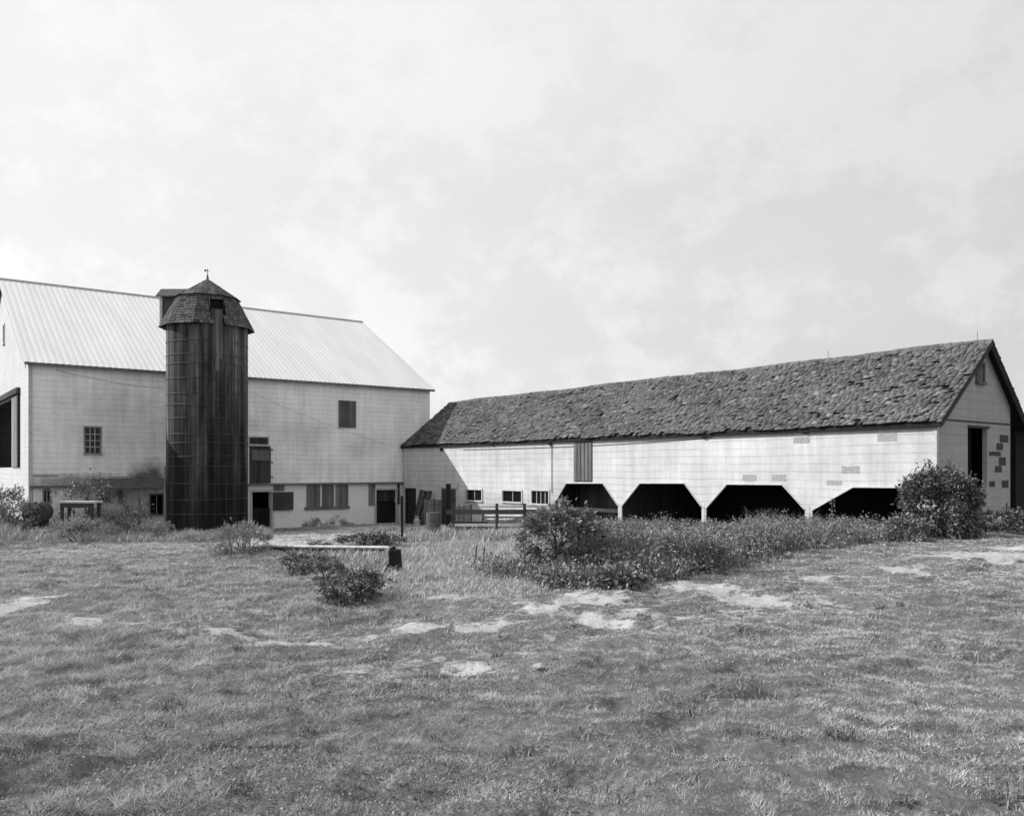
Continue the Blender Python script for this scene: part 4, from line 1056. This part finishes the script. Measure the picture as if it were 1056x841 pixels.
# bank of weeds in front of the shed, as one mass
def weeds_bank():
    acc = Acc(); lf = Acc()
    front = [(548, 606), (620, 608), (660, 603), (700, 594), (760, 581), (850, 568), (930, 558)]
    G = [gpix(*q) for q in front]
    for _ in range(900):
        k = random.random() * (len(G) - 1); i = int(k); f = k - i
        g = G[i] * (1 - f) + G[i + 1] * f
        back = random.random() ** .9 * (2.6 if i > 1 else 2.0)
        x = g[0] - .35 * back + random.gauss(0, .15); y = g[1] + .9 * back + random.gauss(0, .15)
        if inside_buildings(np.array([x]), np.array([y]))[0]: continue
        z = float(hgt(x, y)); edge = min(1, .35 + back)
        h_ = random.uniform(.25, .6) * edge * (.4 + 1.0 * float(vnoise(x * 1.1, y * 1.1, 211))) * (.45 if i < 2 else 1.2)
        if random.random() < .42:
            acc.add(*tuft_arrays((x, y, z), h_ * 1.15, .22, 75, .013, .6))
        else:
            n = 120; P = np.stack([x + RNG.normal(0, .2, n), y + RNG.normal(0, .2, n), z + h_ * RNG.random(n) ** .8], 1)
            lf.add(*leaf_mesh(P, unit(RNG.normal(0, 1, (n, 3)) + np.array([0, 0, .6])), .065))
    for _ in range(420):                                                     # weeds standing along the foot of the shed
        l = SF.world((-random.uniform(.25, 3.0), random.uniform(-.3, 20), 0)); x, y = l[0], l[1]; z = float(hgt(x, y)); h_ = random.uniform(.12, .5) * (.35 + 1.1 * float(vnoise(x * .8, y * .8, 97)))
        acc.add(*tuft_arrays((x, y, z), h_, .25, 40, .02, .5))
        if random.random() < .5:
            n = 60; P = np.stack([x + RNG.normal(0, .2, n), y + RNG.normal(0, .2, n), z + h_ * RNG.random(n) ** .8], 1)
            lf.add(*leaf_mesh(P, unit(RNG.normal(0, 1, (n, 3)) + np.array([0, 0, .6])), .085))
    acc.build('tall_weeds', leafmat('tall_weed_blade', .21, .7, .12), kind='stuff')
    lf.build('undergrowth', LEAF_A, kind='stuff')
weeds_bank()

def tall_grass():
    acc = Acc()
    # rough grass behind and right of the charred post
    for _ in range(900):
        px = random.uniform(405, 560); py = 566 + 52 * random.random() ** .8
        p = gpix(px, py); dens = vnoise(p[0] * 1.1, p[1] * 1.1, 5)
        if bare(np.array([p[0]]), np.array([p[1]]))[0] > .3: continue
        acc.add(*tuft_arrays(p, random.uniform(.10, .36) * (.5 + .9 * float(dens)) * (1.1 - .8 * (py - 566) / 52), .22, 34, .012, .8))
    acc.build('dry_grass', leafmat('dry_grass_blade', .45, .5, .2), kind='stuff')
    acc = Acc()
    for _ in range(420):                                                     # rough edge along barn, silo and shed
        k = random.random()
        if k < .75:
            px = random.choice([random.uniform(-10, 165), random.uniform(165, 275)]); d = random.uniform(30.5, 35.5); p = gl(px, 548, d)
        else:
            px = random.uniform(300, 400); d = random.uniform(15.5, 19); p = gl(px, 580, d)
        if inside_buildings(np.array([p[0]]), np.array([p[1]]))[0]: continue
        acc.add(*tuft_arrays(p, random.uniform(.15, .55) if k < .75 else random.uniform(.15, .3), .3, 40, .022, .6))
    for _ in range(170):
        p = gpix(random.uniform(425, 575), random.uniform(553, 560)); acc.add(*tuft_arrays(p, random.uniform(.2, .5), .3, 34, .02, .6))
    acc.build('rough_grass', leafmat('rough_grass_blade', .36, .6, .15), kind='stuff')
    # scattered tufts and plantain clumps in the lawn
    acc = Acc()
    for _ in range(520):
        y = 3 + 16 * random.random() ** 1.3; x = random.uniform(-.66, .66) * y
        pr = (1.0 if x < 0 else .35) * (1 if fbm(np.array(x * .5), np.array(y * .5), 77, 2) > .5 else .15)
        if random.random() > pr: continue
        z = float(hgt(x, y)); acc.add(*tuft_arrays((x, y, z), random.uniform(.06, .13), random.uniform(.05, .14), 40, .009, 1.1))
    acc.build('grass_tufts', leafmat('tuft_blade', .17, .7, .1), kind='stuff')
tall_grass()

# ------------------------------------------------------------------ light
sun_v = -1.0 * np.array([.6099, -.7925, 0]) + 1.0 * np.array([-.7925, -.6099, 0]) + np.array([0, 0, .886])
sun_v /= np.linalg.norm(sun_v)
elev = math.asin(sun_v[2]); az = math.atan2(sun_v[0], sun_v[1])          # from +Y clockwise
sd = bpy.data.lights.new('sun', 'SUN'); sd.energy = 4.8; sd.angle = R(.55); sd.color = (1, .995, .985)
so = bpy.data.objects.new('sun', sd); COL.objects.link(so)
so.rotation_euler = Vector((sun_v[0], sun_v[1], sun_v[2])).to_track_quat('Z', 'Y').to_euler()
so.location = (-30, 10, 30)

w = bpy.data.worlds.new('World'); S.world = w; w.use_nodes = True
N = w.node_tree.nodes; L = w.node_tree.links; N.clear()
sky = N.new('ShaderNodeTexSky'); sky.sky_type = 'NISHITA'; sky.sun_disc = False; sky.sun_elevation = elev; sky.sun_rotation = az
sky.dust_density = 3; sky.air_density = 1
bw = N.new('ShaderNodeRGBToBW'); L.new(sky.outputs[0], bw.inputs[0])
tc = N.new('ShaderNodeTexCoord').outputs['Generated']
sp = N.new('ShaderNodeSeparateXYZ'); L.new(tc, sp.inputs[0])
zz = mth(N, L, 'ADD', mth(N, L, 'MAXIMUM', sp.outputs[2], 0), .22)
cb = N.new('ShaderNodeCombineXYZ')
L.new(mth(N, L, 'DIVIDE', sp.outputs[0], zz), cb.inputs[0]); L.new(mth(N, L, 'DIVIDE', sp.outputs[1], zz), cb.inputs[1])
wv = N.new('ShaderNodeVectorMath'); wv.operation = 'ADD'; wv.inputs[1].default_value = (3.7, 1.9, 0); L.new(cb.outputs[0], wv.inputs[0])
n1 = noise(N, L, wv.outputs[0], .5, 9, .55); n2 = noise(N, L, tc, 8.5, 14, .66, (1, 1, 1.3))
dot = N.new('ShaderNodeVectorMath'); dot.operation = 'DOT_PRODUCT'; L.new(tc, dot.inputs[0]); dot.inputs[1].default_value = tuple(sun_v)
glow = rng(N, L, dot.outputs['Value'], -.25, .75, 0, 1)
puff = mth(N, L, 'MULTIPLY', rng(N, L, mth(N, L, 'ADD', mth(N, L, 'MULTIPLY', n1, .35), mth(N, L, 'MULTIPLY', n2, .7)), .505, .59, -.2, .72), rng(N, L, sp.outputs[2], .12, .5, 1.2, .45))
veil = rng(N, L, n1, .35, .65, -.4, .4)
cv = mth(N, L, 'ADD', mth(N, L, 'ADD', mth(N, L, 'MULTIPLY_ADD', glow, 3.2, 6.95), rng(N, L, sp.outputs[2], .0, .30, 1.0, 0)), mth(N, L, 'ADD', puff, veil))
mx = N.new('ShaderNodeMix'); mx.data_type = 'FLOAT'; mx.inputs[0].default_value = .9
L.new(bw.outputs[0], mx.inputs[2]); L.new(cv, mx.inputs[3])
bgd = N.new('ShaderNodeBackground'); bgd.inputs[1].default_value = .1; L.new(mx.outputs[0], bgd.inputs[0])
ow = N.new('ShaderNodeOutputWorld'); L.new(bgd.outputs[0], ow.inputs[0])

# ------------------------------------------------------------------ camera
cd = bpy.data.cameras.new('camera'); co = bpy.data.objects.new('camera', cd); COL.objects.link(co)
co.location = (0, 0, H); co.rotation_euler = (R(90), 0, 0)
cd.sensor_fit = 'HORIZONTAL'; cd.sensor_width = 36; cd.lens = 36 * F / 1056; cd.shift_y = (HY - 420.5) / 1056
cd.clip_start = .05; cd.clip_end = 3000
S.camera = co
S.view_settings.view_transform = 'Standard'; S.view_settings.look = 'None'; S.view_settings.exposure = 0; S.view_settings.gamma = 1
S.cycles.max_bounces = 6

# ------------------------------------------------------------------ groups of look-alike things
GROUPS = {'leafy_bush': 'bushy weeds round the yard', 'bramble': 'brambles by the charred post', 'low_bush': 'low bushes by the shed corner', 'stake': 'thin stakes in the tall grass',
          'plank_gate': 'plank gates by the shed', 'utility_wire': 'wires on the barn', 'weed_stalk': 'tall weed stalks', 'hurdle': 'pale hurdles in the yard', 'loose_plank': 'planks lying in the yard'}
for o in S.objects:
    if o.parent is None and 'category' in o.keys() and o.name.split('.')[0] in GROUPS: o['group'] = GROUPS[o.name.split('.')[0]]
